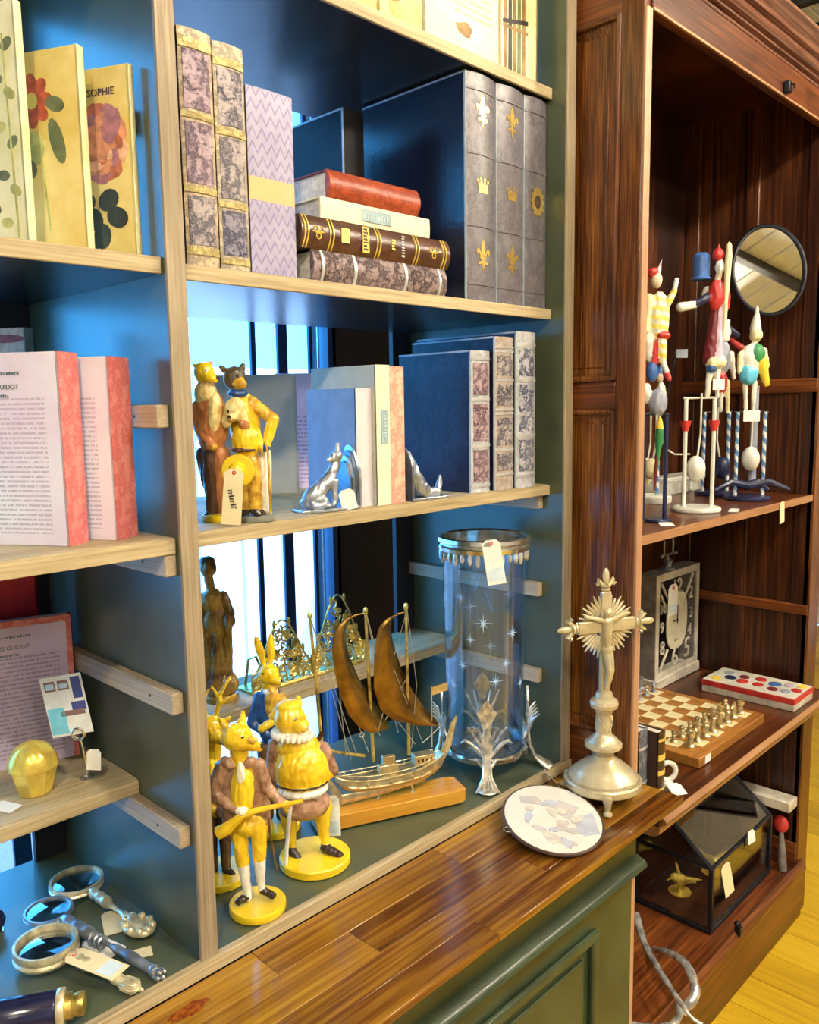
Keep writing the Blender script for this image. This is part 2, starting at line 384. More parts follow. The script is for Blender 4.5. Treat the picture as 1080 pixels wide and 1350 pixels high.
shelf(-.923,-.027,.155,.44,.22); shelf(.001,W-.001,.29,.44,.22)
obj('top_board', MB().box(-.95,.889,.006,DEP,1.9,1.93), 'green_paint', bc)
cm = None
for x0,ys,zs in ((-.043,.014,(.199,.39,.579,.775,1.155)), (W-.017,.054,(.199,.39,.579)), (0,.054,(.199,.39,.579)), (-.924,.014,(.199,.39,.579,.775,.94,1.155,1.385))):
    for z in zs:
        if cm is None: cm = obj('cleat', MB().box(0,.017,0,.39,-.030,0), 'cleat_wood', bc, (x0,ys,z), bevel=.002); hole = obj('screw', MB().lathe([(.0022,-.0005),(.0022,.0005)],8), 'black_metal', cm, (.017,.06,-.015), (0,R(90),0)); h2 = share(hole, cm, (0,.06,-.015))
        else:
            c = share(cm, bc, (x0,.078 if z==1.155 else ys,z)); share(hole, c); share(h2, c)
for x0,x1 in ((-.080,-.026),(W-.06,W),(0,.03),(-.924,-.88)): obj('rear_post', MB().box(x0,x1,DEP-.012,DEP,0,1.9), 'rear_post', bc)

# ------------------------------------------------------------------ worktop and base cabinet
wt = thing('worktop', 'polished plank worktop with dark streaked grain in front of the green bookcase', 'worktop', (0,0,-.02))
rows = [(-.246,-.198),(-.198,-.147),(-.147,-.075),(-.075,-.0065)]
cuts = [(-1.0,-.35,.33,.927),(-1.0,-.1,.52,.927),(-1.0,-.55,.18,.70,.900),(-1.0,.05,.44,.900)]
for (y0,y1),cs in zip(rows,cuts):
    for a,c in zip(cs,cs[1:]):
        o = obj('plank', MB().box(a+.0003,c-.0003,y0+.0003,y1-.0003,-.013,0), 'worktop_wood', wt, bevel=.0012)
kn = obj('knot', MB().prism([(.030*math.cos(k*.3927)*(1+.12*math.sin(3*k)),.011*math.sin(k*.3927)*(1+.2*math.cos(2*k))) for k in range(16)],-.001,.0004), 'knot', wt, (-.075,-.045,0))
bcab = thing('base_cabinet', 'dark green panelled base cabinet carrying the plank worktop', 'cabinet', (0,0,FZ))
obj('body', MB().box(-1.0,.899,-.150,.45,0,.766), 'cabinet_green', bcab)
def mould(pts, x0, x1, name, m, par): obj(name, MB().prism(pts, x0, x1, plane='yz'), m, par, smooth=50)
mould([(-.150,.600),(-.150,.634),(-.160,.634),(-.164,.630),(-.174,.628),(-.180,.622),(-.182,.616),(-.178,.610),(-.170,.606),(-.162,.602)], -1.0,.905,'cornice_moulding','cabinet_green',bcab)
mould([(-.150,.634),(-.158,.634),(-.158,.766),(-.150,.766)], -1.0,.899,'top_rail','cabinet_green',bcab)
for x0,x1 in ((.02,.755),(-.9,-.1)):
    fr = [(x0,.06),(x1,.06),(x1,.540),(x0,.540)]; t_=.022
    pb = MB()
    pb.prism([(x0,.540),(x1,.540),(x1-t_,.540-t_),(x0+t_,.540-t_)],-.164,-.150,plane='xz').prism([(x0,.06),(x1,.06),(x1-t_,.06+t_),(x0+t_,.06+t_)],-.164,-.150,plane='xz')
    pb.prism([(x0,.06),(x0,.540),(x0+t_,.540-t_),(x0+t_,.06+t_)],-.164,-.150,plane='xz').prism([(x1,.06),(x1,.540),(x1-t_,.540-t_),(x1-t_,.06+t_)],-.164,-.150,plane='xz')
    p_ = obj('panel', MB().box(x0+.045,x1-.045,-.156,-.150,.105,.495), 'cabinet_green', bcab, bevel=.003)
    obj('panel_moulding', pb, 'cabinet_green', p_, bevel=.005)

# ------------------------------------------------------------------ brown armoire
ar = thing('armoire', 'tall carved brown oak armoire with open shelves beside the green bookcase', 'armoire', (0,0,0))
AX0, AX1, AY0, AY1 = .902, 1.915, -.14, .27
sd = obj('side', MB().box(AX0+.010,AX0+.023,AY0+.002,AY1,FZ,1.62), 'armoire_up', ar)
b = MB(); b.box(AX0,AX0+.010,AY0+.002,-.090,FZ,1.62)
obj('stile', b, 'armoire_up', sd, bevel=.002)
for z0,z1 in ((1.50,1.62),(.755,.812),(-.02,.072),(FZ,FZ+.1)): obj('rail', MB().box(AX0,AX0+.010,-.090,AY1,z0,z1), 'armoire_deep', sd, bevel=.002)
for z0,z1 in ((.812,1.50),(.072,.755),(FZ+.1,-.02)):
    m_ = .030
    q = MB()
    q.add([(AX0,-.090,z0),(AX0,AY1,z0),(AX0,AY1,z1),(AX0,-.090,z1),(AX0+.008,-.090+m_,z0+m_),(AX0+.008,AY1-m_,z0+m_),(AX0+.008,AY1-m_,z1-m_),(AX0+.008,-.090+m_,z1-m_)], [(0,1,5,4),(1,2,6,5),(2,3,7,6),(3,0,4,7)])
    if z0 > 0: q.tube([(AX0-.001,-.086,z0+.005),(AX0-.001,AY1,z0+.005)], .006, 8).tube([(AX0-.001,-.086,z1-.005),(AX0-.001,AY1,z1-.005)], .006, 8).tube([(AX0-.001,-.086,z0+.002),(AX0-.001,-.086,z1-.002)], .0055, 8)
    pn = obj('panel', MB().box(AX0+.005,AX0+.010,-.090+m_-.002,AY1,z0+m_-.002,z1-m_+.002), 'armoire_up', sd, bevel=.002)
    obj('panel_moulding', q, 'armoire_up', pn)
obj('front_edge', MB().box(AX0,AX0+.023,AY0-.004,AY0+.002,FZ,1.497), 'armoire_edge', ar, bevel=.0015)
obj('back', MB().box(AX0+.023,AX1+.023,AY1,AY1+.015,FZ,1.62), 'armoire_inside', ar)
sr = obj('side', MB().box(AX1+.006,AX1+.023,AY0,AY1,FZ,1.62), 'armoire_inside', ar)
for z0,z1 in ((.79,.83),(.145,.175),(-.64,-.56)):
    obj('rail', MB().box(AX1-.008,AX1+.006,AY0,AY1,z0,z1), 'armoire_deep', sr, bevel=.003)
for y0,y1 in ((AY0,AY0+.05),(AY1-.045,AY1),(.045,.085)): obj('stile', MB().box(AX1-.004,AX1+.006,y0,y1,FZ,1.62), 'armoire_inside', sr, bevel=.003)
bk = [o for o in bpy.data.objects if o.name.startswith('back') and o.parent==ar][0]
for x in (1.02,1.25,1.5,1.75): obj('board', MB().box(x-.1,x+.125,AY1-.006,AY1,FZ+.1,1.6), 'armoire_inside', bk, bevel=.003)
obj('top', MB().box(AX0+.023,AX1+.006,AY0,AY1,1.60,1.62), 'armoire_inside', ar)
hd = obj('header', MB().box(AX0+.0232,AX1+.023,AY0-.004,AY0+.02,1.497,1.575), 'armoire_along', ar, bevel=.002)
obj('edging', MB().box(AX0+.0232,AX1+.02,AY0-.006,AY0+.0,1.494,1.500), 'armoire_edge_x', hd, bevel=.001)  # pale strip painting the highlight along the header's lower edge
prof = [(AY0,1.565),(AY0-.010,1.565),(AY0-.012,1.572),(AY0-.018,1.574),(AY0-.018,1.582),(AY0-.024,1.584),(AY0-.026,1.592),(AY0-.034,1.594),(AY0-.044,1.600),(AY0-.050,1.612),(AY0-.051,1.622),(AY0-.058,1.624),(AY0-.062,1.632),(AY0-.072,1.640),(AY0-.085,1.655),(AY0-.092,1.675),(AY0-.094,1.690),(AY0,1.690)]
prof = [(AY0,1.572),(AY0-.006,1.572),(AY0-.006,1.578),(AY0-.001,1.580),(AY0-.001,1.584),(AY0-.011,1.586),(AY0-.011,1.591),(AY0-.006,1.593),(AY0-.006,1.597),(AY0-.016,1.600),(AY0-.022,1.606),(AY0-.024,1.614),(AY0-.019,1.617),(AY0-.019,1.622),(AY0-.030,1.625),(AY0-.032,1.630),(AY0-.026,1.633),(AY0-.028,1.640),(AY0-.036,1.647),(AY0-.046,1.651),(AY0-.052,1.655),(AY0-.052,1.662),(AY0,1.662)]
obj('cornice', MB().prism(prof, AX0-.02, AX1+.10, plane='yz'), 'armoire_dark', ar, smooth=20)
obj('shelf', MB().box(AX0+.0235,AX1-.0085,AY0+.004,AY1-.0065,.482,.50), 'armoire_along', ar)
obj('shelf_edging', MB().box(AX0+.0235,AX1-.0085,AY0-.002,AY0+.004,.481,.5005), 'armoire_edge_x', ar, bevel=.001)
WAIST = -.085
obj('waist_board', MB().box(AX0+.0235,AX1+.05,AY0-.055,AY1-.0065,WAIST-.018,WAIST), 'armoire_along', ar)
mould([(-.195,WAIST-.001),(-.203,WAIST-.004),(-.206,WAIST-.010),(-.203,WAIST-.016),(-.196,WAIST-.020),(-.190,WAIST-.024),(-.192,WAIST-.030),(-.190,WAIST-.040),(-.180,WAIST-.048),(-.168,WAIST-.050),(-.15,WAIST-.050),(-.15,WAIST-.018),(-.195,WAIST-.018)], AX0+.034, AX1+.05, 'waist_moulding', 'armoire_edge_x', ar)
obj('bottom_board', MB().box(AX0+.0235,AX1-.0085,AY0,AY1-.0065,-.66,-.64), 'armoire_along', ar)
obj('plinth', MB().box(AX0+.0235,AX1+.023,AY0-.012,AY0,FZ,-.64), 'armoire_along', ar, bevel=.002)
mould([(AY0,-.64),(AY0,-.622),(AY0-.008,-.618),(AY0-.016,-.624),(AY0-.018,-.634),(AY0-.022,-.640),(AY0-.020,-.650),(AY0-.012,-.656)], AX0+.0235, AX1+.023, 'plinth_moulding', 'armoire_along', ar)
# latch and peg on the header, catch on the plinth
lt = obj('latch', MB().box(-.010,.010,-.016,0,-.014,.014), 'black_metal', hd, (1.57,AY0-.004,1.515), bevel=.003); obj('latch_hook', MB().tube([(-.003,-.017,.006),(.006,-.022,.004),(.004,-.022,-.004)],.0025,6), 'black_metal', lt)
obj('peg', MB().box(-.010,.010,-.006,.006,-.006,.006), 'edge_wood', ar, (1.51,AY0+.05,1.59))
obj('stile', MB().box(AX1-.004,AX1+.075,AY0-.004,AY0+.016,FZ,1.497), 'armoire_up', ar, bevel=.002)
ct = obj('catch', MB().box(-.008,.008,-.012,.004,-.004,.022).lathe([(.007,.022),(.009,.028),(.005,.034)],12), 'black_metal', ar, (1.46,AY0-.010,-.624), bevel=.002)
# ------------------------------------------------------------------ books
plain('pages', (.62,.58,.50), .7, var=.2, scale=90); plain('pages_white', (.78,.75,.66), .7, var=.15, scale=120); plain('pages_dark', (.22,.22,.20), .7, var=.4, scale=80)
leather('antique_spine', (.26,.20,.14), (.58,.46,.28), .38, 40); leather('plum_panel', (.06,.035,.07), (.42,.30,.36), .33, 34, .7); leather('slate_panel', (.05,.05,.09), (.42,.36,.36), .33, 34, .7); leather('navy_panel', (.02,.022,.07), (.30,.28,.36), .3, 40, .7)
leather('dull_gilt', (.28,.22,.08), (.62,.52,.20), .4, 50)
leather('antique_spine_grey', (.26,.22,.16), (.55,.47,.32), .38, 40)
leather('antique_cover', (.05,.03,.02), (.16,.10,.06), .45, 40)
leather('lily_spine', (.105,.095,.115), (.19,.175,.195), .32, 22, .25)
leather('lily_cover', (.006,.006,.018), (.012,.012,.030), .2, 40, .12, .7)
plain('pale_trim', (.42,.50,.58), .4); plain('gold', (.83,.60,.16), .28, metal=.85, var=.2); plain('gold_print', (.80,.62,.14), .35, metal=.35)
leather('red_leather', (.24,.035,.015), (.46,.09,.035), .35, 30, .2); plain('red_board', (.16,.02,.015), .4)
plain('cream_cloth', (.74,.70,.52), .7, var=.06); plain('label_blue', (.30,.42,.46), .6); plain('label_pale', (.46,.60,.64), .6); plain('label_ink', (.12,.17,.20), .6)
leather('brown_gloss', (.055,.022,.014), (.12,.05,.03), .28, 26, .1); plain('brown_board', (.05,.025,.018), .4)
leather('tooled_brown', (.04,.022,.03), (.34,.25,.25), .33, 44, .9); plain('black_board', (.010,.009,.012), .5, spec=.15)
def lavender():
    m, nt, b = _mat('lavender_spine'); N = NT(nt); X = N.xyz(N.co())
    zz = N.m('ABSOLUTE', N.m('SUBTRACT', N.m('FRACT', N.m('MULTIPLY', X[0], 62.0)), .5)); w_ = N.m('ABSOLUTE', N.m('SUBTRACT', N.m('FRACT', N.m('ADD', N.m('MULTIPLY', X[2], 52.0), N.m('MULTIPLY', zz, 1.5))), .5))
    f = N.m('ADD', N.m('MULTIPLY', N.m('LESS_THAN', w_, .12), .5), N.m('MULTIPLY', N.noise(N.co(), 30, 4), .8))
    c = N.ramp(f, [(.35,(.36,.33,.48)),(.6,(.29,.26,.42)),(.95,(.21,.18,.36))])
    c = N.mix(N.step(X[2], .103, .135), c, (.80,.42,.18))
    nt.links.new(c, b.inputs['Base Color']); b.inputs['Roughness'].default_value = .5
lavender()
leather('navy_cover', (.006,.005,.026), (.016,.014,.050), .3, 14, .3, .35)
leather('tooled_rose', (.07,.03,.06), (.50,.36,.40), .3, 60, .9); leather('tooled_grey', (.03,.03,.07), (.48,.42,.42), .3, 60, .9); leather('tooled_silver', (.02,.03,.11), (.52,.52,.56), .3, 50, .9); plain('silvered_leather', (.42,.44,.48), .35, var=.25, scale=80); plain('tan_leather', (.40,.34,.30), .35, var=.25, scale=80)
plain('silver_band', (.62,.64,.66), .3, metal=.5)
plain('sage_cover', (.52,.54,.44), .6, var=.06); plain('grey_cover', (.50,.51,.47), .6, var=.06); plain('soft_blue', (.20,.30,.52), .5, var=.08); plain('lilac_spine', (.62,.58,.64), .5, var=.05)
leather('rose_cloth', (.60,.26,.20), (.78,.55,.40), .6, 16, .1)
printed('pink_page', (.78,.66,.78), (.42,.32,.46), .015, .185, .022, .155, .0060, (.82,.84,.90), ink2=(.30,.26,.34))
printed('pink_page_b', (.72,.52,.62), (.30,.10,.22), .01, .155, .0, .16, .0085, (.78,.60,.70))
printed('lilac_page', (.56,.44,.66), (.20,.15,.30), .012, .178, .02, .17, .0068, (.66,.56,.72))
printed('cream_page', (.80,.72,.36), (.45,.36,.10), .06, .30, .02, .13, .012, (.84,.79,.52))
leather('coral_spine', (.56,.12,.12), (.72,.27,.25), .55, 24, .1); plain('crimson', (.52,.02,.05), .5); plain('maroon', (.22,.02,.03), .45)
plain('parchment', (.78,.56,.12), .6, scale=9, col2=(.90,.78,.36)); plain('parchment_pale', (.74,.70,.34), .6, scale=12, col2=(.86,.83,.58))
plain('petal_red', (.42,.075,.02), .6, var=.4, scale=90); plain('petal_pink', (.66,.28,.14), .6, var=.35, scale=60); plain('petal_deep', (.50,.15,.07), .6, var=.35, scale=60); plain('petal_light', (.80,.45,.28), .6, var=.25, scale=60); plain('petal_mauve', (.40,.17,.20), .6, var=.3, scale=60); plain('leaf_print', (.13,.15,.06), .6, var=.4); plain('leaf_dark', (.035,.05,.045), .6, var=.4); plain('ink', (.03,.025,.02), .6); plain('olive_print', (.46,.46,.14), .6, var=.3)
plain('brown_print', (.26,.15,.05), .6, var=.4)
def book(name, label, loc, yaw, t, d, h, cover, spine, pages='pages', bulge=.004, bands=(), band_mat='silver_band', group=None, flat=False, board=.003, cat='book', inset=.004, trim=None, panel=None):
    T = thing(name, label, cat, loc, R(yaw), group, rot=(0,R(90),R(yaw)) if flat else None)
    obj('cover', MB().box(0,board,0,d,0,h).box(t-board,t,0,d,0,h), cover, T, bevel=.0008)
    n=8; ar_ = [(t*i/n, -bulge*math.sin(math.pi*i/n)) for i in range(n+1)]
    sp = obj('spine', MB().prism(ar_+[(t,.003),(0,.003)],0,h), spine, T, smooth=40)
    obj('page_block', MB().box(board,t-board,.003,d-inset,inset,h-inset), pages, T)
    for z,wd in bands:
        bb = [(t*i/n, -.0012-(bulge+.0006)*math.sin(math.pi*i/n)) for i in range(n+1)]
        obj('spine_band', MB().prism(bb+[(t,.001),(0,.001)],z-wd/2,z+wd/2), band_mat, sp, smooth=40)
    if panel:
        zs=[.006]+[z for z,_ in bands]+[h-.006]
        for i,(za,zb_) in enumerate(zip(zs,zs[1:])):
            if zb_-za<.025: continue
            e=.10*t; pp=[(e+(t-2*e)*k/n, -.0009-bulge*math.sin(math.pi*(e+(t-2*e)*k/n)/t)) for k in range(n+1)]
            obj('spine_panel', MB().prism(pp+[(t-e,.001),(e,.001)],za+.008,zb_-.008), panel if isinstance(panel,str) else panel[i%len(panel)], sp, smooth=40)
    if trim: obj('cover_trim', MB().box(-.0008,.0004,-.0004,.004,0,h).box(-.0008,.0004,0,d,h-.003,h+.0004), trim, T)
    return T
def lily(b, c, s, y, m=0):
    """fleur-de-lis in the xz plane"""
    P = lambda pts: b.prism([(c[0]+x*s, c[1]+z*s) for x,z in pts], y-.0007, y, m, 'xz')
    P([(0,1),(.12,.75),(.22,.45),(.16,.15),(.08,-.05),(-.08,-.05),(-.16,.15),(-.22,.45),(-.12,.75)])
    for k in (1,-1):
        P([(k*.12,-.02),(k*.22,.22),(k*.38,.42),(k*.55,.40),(k*.62,.22),(k*.52,.06),(k*.44,.12),(k*.50,.22),(k*.44,.28),(k*.34,.16),(k*.26,-.04)][::k])
        P([(k*.06,-.18),(k*.24,-.36),(k*.40,-.34),(k*.44,-.48),(k*.28,-.54),(k*.10,-.36)][::k])
    P([(-.30,-.17),(.30,-.17),(.30,-.06),(-.30,-.06)]); P([(-.09,-.17),(.09,-.17),(.12,-.5),(0,-.95),(-.12,-.5)])
def crown(b, c, s, y, m=0):
    P = lambda pts: b.prism([(c[0]+x*s, c[1]+z*s) for x,z in pts], y-.0007, y, m, 'xz')
    P([(-.5,-.45),(.5,-.45),(.62,.35),(.36,.08),(.22,.48),(0,.12),(-.22,.48),(-.36,.08),(-.62,.35)])
    for x,z in ((-.62,.42),(-.22,.56),(.22,.56),(.62,.42)): P([(x+.1*math.cos(k*1.047),z+.1*math.sin(k*1.047)) for k in range(6)])
S2 = Z2+.0014; S3 = Z3+.0014
G2 = 'books on the shelf under the open top'
book('book', 'worn brown gilt book box tight against the pale wooden divider', (.033,.05,S2), 0, .051,.22,.304,'antique_cover','antique_spine','pages',.004,[(.02,.010),(.10,.008),(.195,.008),(.285,.012)],'dull_gilt',G2,panel=('plum_panel','slate_panel','plum_panel'))
book('book', 'worn brown gilt book box next to the lavender patterned book', (.086,.05,S2), 0, .049,.22,.300,'antique_cover','antique_spine_grey','pages',.004,[(.012,.008),(.088,.008),(.185,.010),(.275,.010)],'dull_gilt',G2,panel=('slate_panel','navy_panel','slate_panel'))
book('book', 'lavender patterned book with an orange band on its spine', (.138,.05,S2), 0, .081,.20,.257,'lilac_spine','lavender_spine','pages_white',.002,group=G2)
GS = 'books lying in the flat stack'
def flat(label, x0, x1, z0, z1, *a, **k): return book('book', label, (x0, k.pop('y',.05), z1), 0, z1-z0, k.pop('d',.19), x1-x0, *a, group=GS, flat=True, **k)
z=S2
flat('dusty brown tooled leather book at the bottom of the flat stack', .247,.551,z,z+.047,'black_board','tooled_brown','pages',.007,[(.018,.005),(.085,.006),(.20,.006),(.285,.005)],'silver_band')
b2 = flat('dark brown book with gilt lines and lettering in the flat stack', .224,.558,z+.0475,z+.096,'brown_board','brown_gloss','pages_dark',.009,[(.006,.002),(.012,.002),(.055,.002),(.062,.002),(.155,.002),(.162,.002),(.245,.002),(.252,.002),(.315,.002),(.322,.002)],'gold_print')
flat('cream paper book with a blue spine label in the flat stack', .268,.513,z+.0965,z+.128,'cream_cloth','cream_cloth','pages',.001)
flat('orange red leather book lying on top of the flat stack', .286,.488,z+.1285,z+.172,'red_board','red_leather','pages',.009,y=.055,d=.16)
# label and gilt lettering on the lying spines
def spine_text(par, body, size, zc, xc, y, m, up=True):
    vs,fs = text_mb(body, size)
    # reading along the spine: letters' x along local z, up along -x
    b = MB(); b.add(on_plane(vs,(xc,y,zc),(0,0,1),(-1,0,0)), fs); return obj('lettering', b, m, par, smooth=0)
def worn(par, n, length, height, seed, o, ex, ey, m):
    vs,fs = strokes(n, length, height, seed); q_=obj('worn_lettering', MB().add(on_plane(vs,o,ex,ey),fs), m, par, smooth=0); q_['kind']='stuff'; return q_
def spine_text_up(par, body, size, zc, xc, y, m):
    vs,fs = text_mb(body, size); b = MB(); b.add(on_plane(vs,(xc,y,zc),(1,0,0),(0,0,1)), fs); return obj('lettering', b, m, par, smooth=0)
sp2 = [c for c in b2.children if c.name.startswith('spine')][0]
obj('gilt_ornament', MB().box(.012,.034,-.0098,-.0085,.078,.094), 'gold_print', sp2)
obj('gilt_label', MB().box(.004,.044,-.0102,-.0086,.122,.136), 'gold_print', sp2)
worn(sp2, 7, .036, .011, 3, (.0245,-.0104,.129), (1,0,0), (0,0,1), 'brown_board')
q = MB()
for zc in (.032,.29):
    for k in range(3): q.torus((.024+.006*math.cos(k*2.09),-.0095,zc+.006*math.sin(k*2.09)),.0045,.0009,(0,1,0),12,4)
    q.tube([(.024,-.0095,zc-.012),(.024,-.0095,zc+.012)],.001,4)
obj('gilt_flower', q, 'gold_print', sp2, smooth=0)
worn(sp2, 4, .018, .009, 5, (.0245,-.0096,.192), (1,0,0), (0,0,1), 'gold_print'); worn(sp2, 8, .036, .008, 6, (.0245,-.0096,.214), (1,0,0), (0,0,1), 'silver_band')
b3 = [o for o in bpy.data.objects if o.get('label','').startswith('cream paper book with a blue')][0]
lb = obj('spine_label', MB().box(.006,.025,-.0022,-.0008,.085,.150), 'label_blue', b3); worn(lb, 9, .054, .011, 7, (.0155,-.0023,.1175), (0,0,1), (-1,0,0), 'label_pale')
# three tall lily books
GL='tall gilt lily books'
for i,(x0,x1,lab) in enumerate(((.612,.694,'tall dark book box with gilt lily and crown, navy side showing'),(.7,.782,'tall dark book box with gilt lily and crown between two like it'),(.787,.860,'tall dark book box with a gilt sunburst beside the green upright'))):
    t=x1-x0; T = book('book', lab, (x0,.05,S2),0,t,.27,.400,'lily_cover','lily_spine','pages',.006,[(.03,.004),(.135,.005),(.262,.005),(.372,.004)],'lily_spine',GL,trim='pale_trim')
    q=MB(); y=-.0058
    if i<2: lily(q,(t/2,.335),.030,y); crown(q,(t/2,.205),.024,y); lily(q,(t/2,.082),.031,y)
    else:
        q.prism([(t/2+(.018 if k%2 else .024)*math.cos(k*math.pi/12), .205+(.024 if k%2 else .031)*math.sin(k*math.pi/12)) for k in range(24)],y-.0007,y,0,'xz'); q.prism([(t/2+.009*math.cos(k*.524),.205+.013*math.sin(k*.524)) for k in range(12)],y-.002,y,1,'xz')
    obj('gilt_emblem', q, ['gold','antique_cover'], T, smooth=0)
book('book', 'large plain black book standing behind the flat stack', (.47,.22,S2),0,.05,.2,.345,'black_board','black_board','pages',.002,group=G2,trim='pale_trim')
# middle shelf of the main bay
G3='books on the middle shelf'
book('book', 'navy tooled book with a rose leather spine, shortest of three', (.634,.06,S3),0,.056,.19,.270,'navy_cover','silvered_leather','pages',.004,[(.012,.006),(.09,.006),(.178,.006),(.255,.006)],'silver_band',G3,trim='pale_trim',panel='tooled_rose')
book('book', 'navy book with a ridged grey brown spine between two others', (.695,.05,S3),0,.058,.22,.298,'navy_cover','tan_leather','pages',.004,[(.03,.004),(.08,.006),(.15,.004),(.158,.004),(.215,.005),(.27,.005),(.278,.003)],'silver_band',G3,trim='pale_trim',panel='tooled_grey')
book('book', 'tall book with a silvery tooled spine against the green upright', (.7555,.044,S3),0,.062,.27,.310,'navy_cover','silvered_leather','pages',.005,[(.025,.006),(.105,.007),(.215,.007),(.285,.008)],'silver_band',G3,trim='pale_trim',panel='tooled_silver')
cb = book('book', 'cream book with a pale blue spine label beside the fox bookend', (.382,.055,S3),0,.032,.17,.237,'sage_cover','cream_cloth','pages_white',.001,group=G3)
lb = obj('spine_label', MB().box(.010,.024,-.0022,-.0008,.105,.162), 'label_blue', cb)
worn(lb, 8, .046, .009, 8, (.017,-.0023,.133), (0,0,1), (-1,0,0), 'label_pale')
book('book', 'mottled rose and yellow book by the fox tail bookend', (.4155,.056,S3),0,.034,.17,.235,'rose_cloth','rose_cloth','pages_white',.001,group=G3)
book('book', 'small soft blue book behind the fox bookend figure', (.346,.066,S3),0,.035,.13,.198,'soft_blue','lilac_spine','pages_white',.001,group=G3)
book('book', 'plain sage grey book facing out behind the animal trio', (.43,.335,S3),47,.03,.17,.232,'grey_cover','grey_cover','pages_white',.001,group=G3)
book('book', 'pink book with a printed page cover behind the small blue book', (.535,.375,S3),47,.03,.10,.238,'pink_page_b','coral_spine','pages_white',.001,group=G3)
# top shelf of the main bay
S1 = Z1+.0014
def front_print(par, polys, d):
    """flat print on the cover (x=0 face); polys in (along depth, z)"""
    q=MB(); ms=[]
    for pts,m in polys:
        if m not in ms: ms.append(m)
        q.prism(pts, -.0004-.00004*len(q.f)/30, .0, ms.index(m), 'yz')
    o = obj('cover_print', q, ms, par, smooth=0); o['kind'] = 'stuff'; return o
def oval(cy,cz,ry,rz,a=0,n=14,wob=0):
    ca,sa=math.cos(R(a)),math.sin(R(a)); o=[]
    for k in range(n):
        t_=2*math.pi*k/n; u=ry*math.cos(t_)*(1+wob*math.sin(5*t_)); v=rz*math.sin(t_)*(1+wob*math.cos(3*t_)); o.append((cy+u*ca-v*sa, cz+u*sa+v*ca))
    return o
GT='parchment book boxes on the top shelf'
TA = book('book', 'parchment book box with tawny flower print on the top shelf', (.398,.05,S1),90,.03,.11,.25,'parchment','parchment','pages_white',.001,group=GT)
front_print(TA,[(oval(.05,.05,.03,.022,20,wob=.15),'brown_print'),(oval(.07,.09,.02,.03,0,wob=.2),'petal_pink'),(oval(.03,.02,.01,.02,30),'olive_print')],.11)
TB = book('book', 'parchment book box with dark script at its corner, on the top shelf', (.503,.05,S1),90,.03,.10,.25,'parchment','parchment','pages_white',.001,group=GT)
front_print(TB,[(oval(.07,.045,.022,.016,0,wob=.3),'brown_print'),(oval(.06,.02,.02,.015,10,wob=.2),'olive_print')],.10)
TC = book('book', 'parchment book box with a handwritten page cover on the top shelf', (.71,.05,S1),90,.04,.20,.26,'cream_page','parchment','pages_white',.001,group=GT)
front_print(TC,[(oval(.10,.04,.022,.012,0,wob=.2),'brown_print')],.2)
TD = book('book', 'parchment book box with tied bamboo stems print on the top shelf', (.828,.05,S1),90,.04,.112,.26,'parchment_pale','parchment','pages_white',.001,group=GT)
front_print(TD,[([(y,.0),(y+.012,.0),(y+.010,.255),(y+.001,.255)],m) for y,m in ((.038,'brown_print'),(.052,'leaf_print'),(.066,'brown_print'),(.080,'leaf_dark'),(.094,'brown_print'))]+[([(.030,.10),(.108,.085),(.108,.092),(.030,.108)],'ink'),([(.030,.082),(.108,.078),(.108,.084),(.030,.088)],'brown_print')],.112)
# left bay, upper shelf: botanical boxes
GF='botanical book boxes on the upper shelf'
F1 = book('book', 'pale botanical book box with fern sprays, foremost of three', (-.170,.060,S2),27,.012,.17,.275,'parchment_pale','parchment_pale','pages_white',.001,group=GF)
front_print(F1,[(oval(.03+.018*math.sin(k*2.1),.03+k*.018,.009,.006,40*math.sin(k)),('olive_print','leaf_print')[k%2]) for k in range(13)]+[([(.012,.0),(.015,.0),(.02,.24),(.018,.24)],'olive_print')],.17)
F2 = book('book', 'yellow botanical book box with a single dark red flower', (-.103,.050,S2),27,.012,.15,.242,'parchment','parchment_pale','pages_white',.001,group=GF)
pet = [(oval(.070+.017*math.cos(k*.785),.185+.019*math.sin(k*.785),.0135,.009,45*k),'petal_red') for k in range(8)]
front_print(F2,pet+[(oval(.070,.185,.009,.010),'gold_print'),(oval(.036,.178,.014,.009,20),'leaf_print'),(oval(.075,.128,.020,.022,30),'olive_print'),(oval(.036,.135,.010,.028,-15),'leaf_print'),(oval(.082,.105,.014,.013,0),'leaf_print'),([(.052,.03),(.055,.03),(.064,.15),(.061,.15)],'olive_print')],.15)
F3 = book('book', 'yellow botanical book box with a large pink peony, lettered at the top', (-.040,.046,S2),27,.010,.11,.236,'parchment','parchment_pale','pages_white',.001,group=GF)
pe = [(oval(.045+.028*(1-j*.3)*math.cos(k*.7+j),.145+.038*(1-j*.3)*math.sin(k*.7+j),.017-.003*j,.012-.002*j,40*k+90,wob=.12),('petal_pink','petal_mauve','petal_deep','petal_light')[(k*3+j)%4]) for j in range(3) for k in range(9)]
front_print(F3,pe+[(oval(.048,.148,.020,.026,15,wob=.1),'petal_pink'),(oval(.030,.165,.014,.022,20,wob=.1),'petal_mauve')]+[(oval(.075-.012*k,.075-.022*(k%3),.016,.013,50*k),'leaf_dark') for k in range(5)]+[(oval(.07,.02,.012,.018),'leaf_dark'),(oval(.075,.225,.010,.006),'brown_print')],.11)
vs,fs = text_mb('SOPHIE', .0125); obj('lettering', MB().add(on_plane(vs,(-.0006,.042,.206),(0,-1,0),(0,0,1)),fs), 'ink', F3, smooth=0)
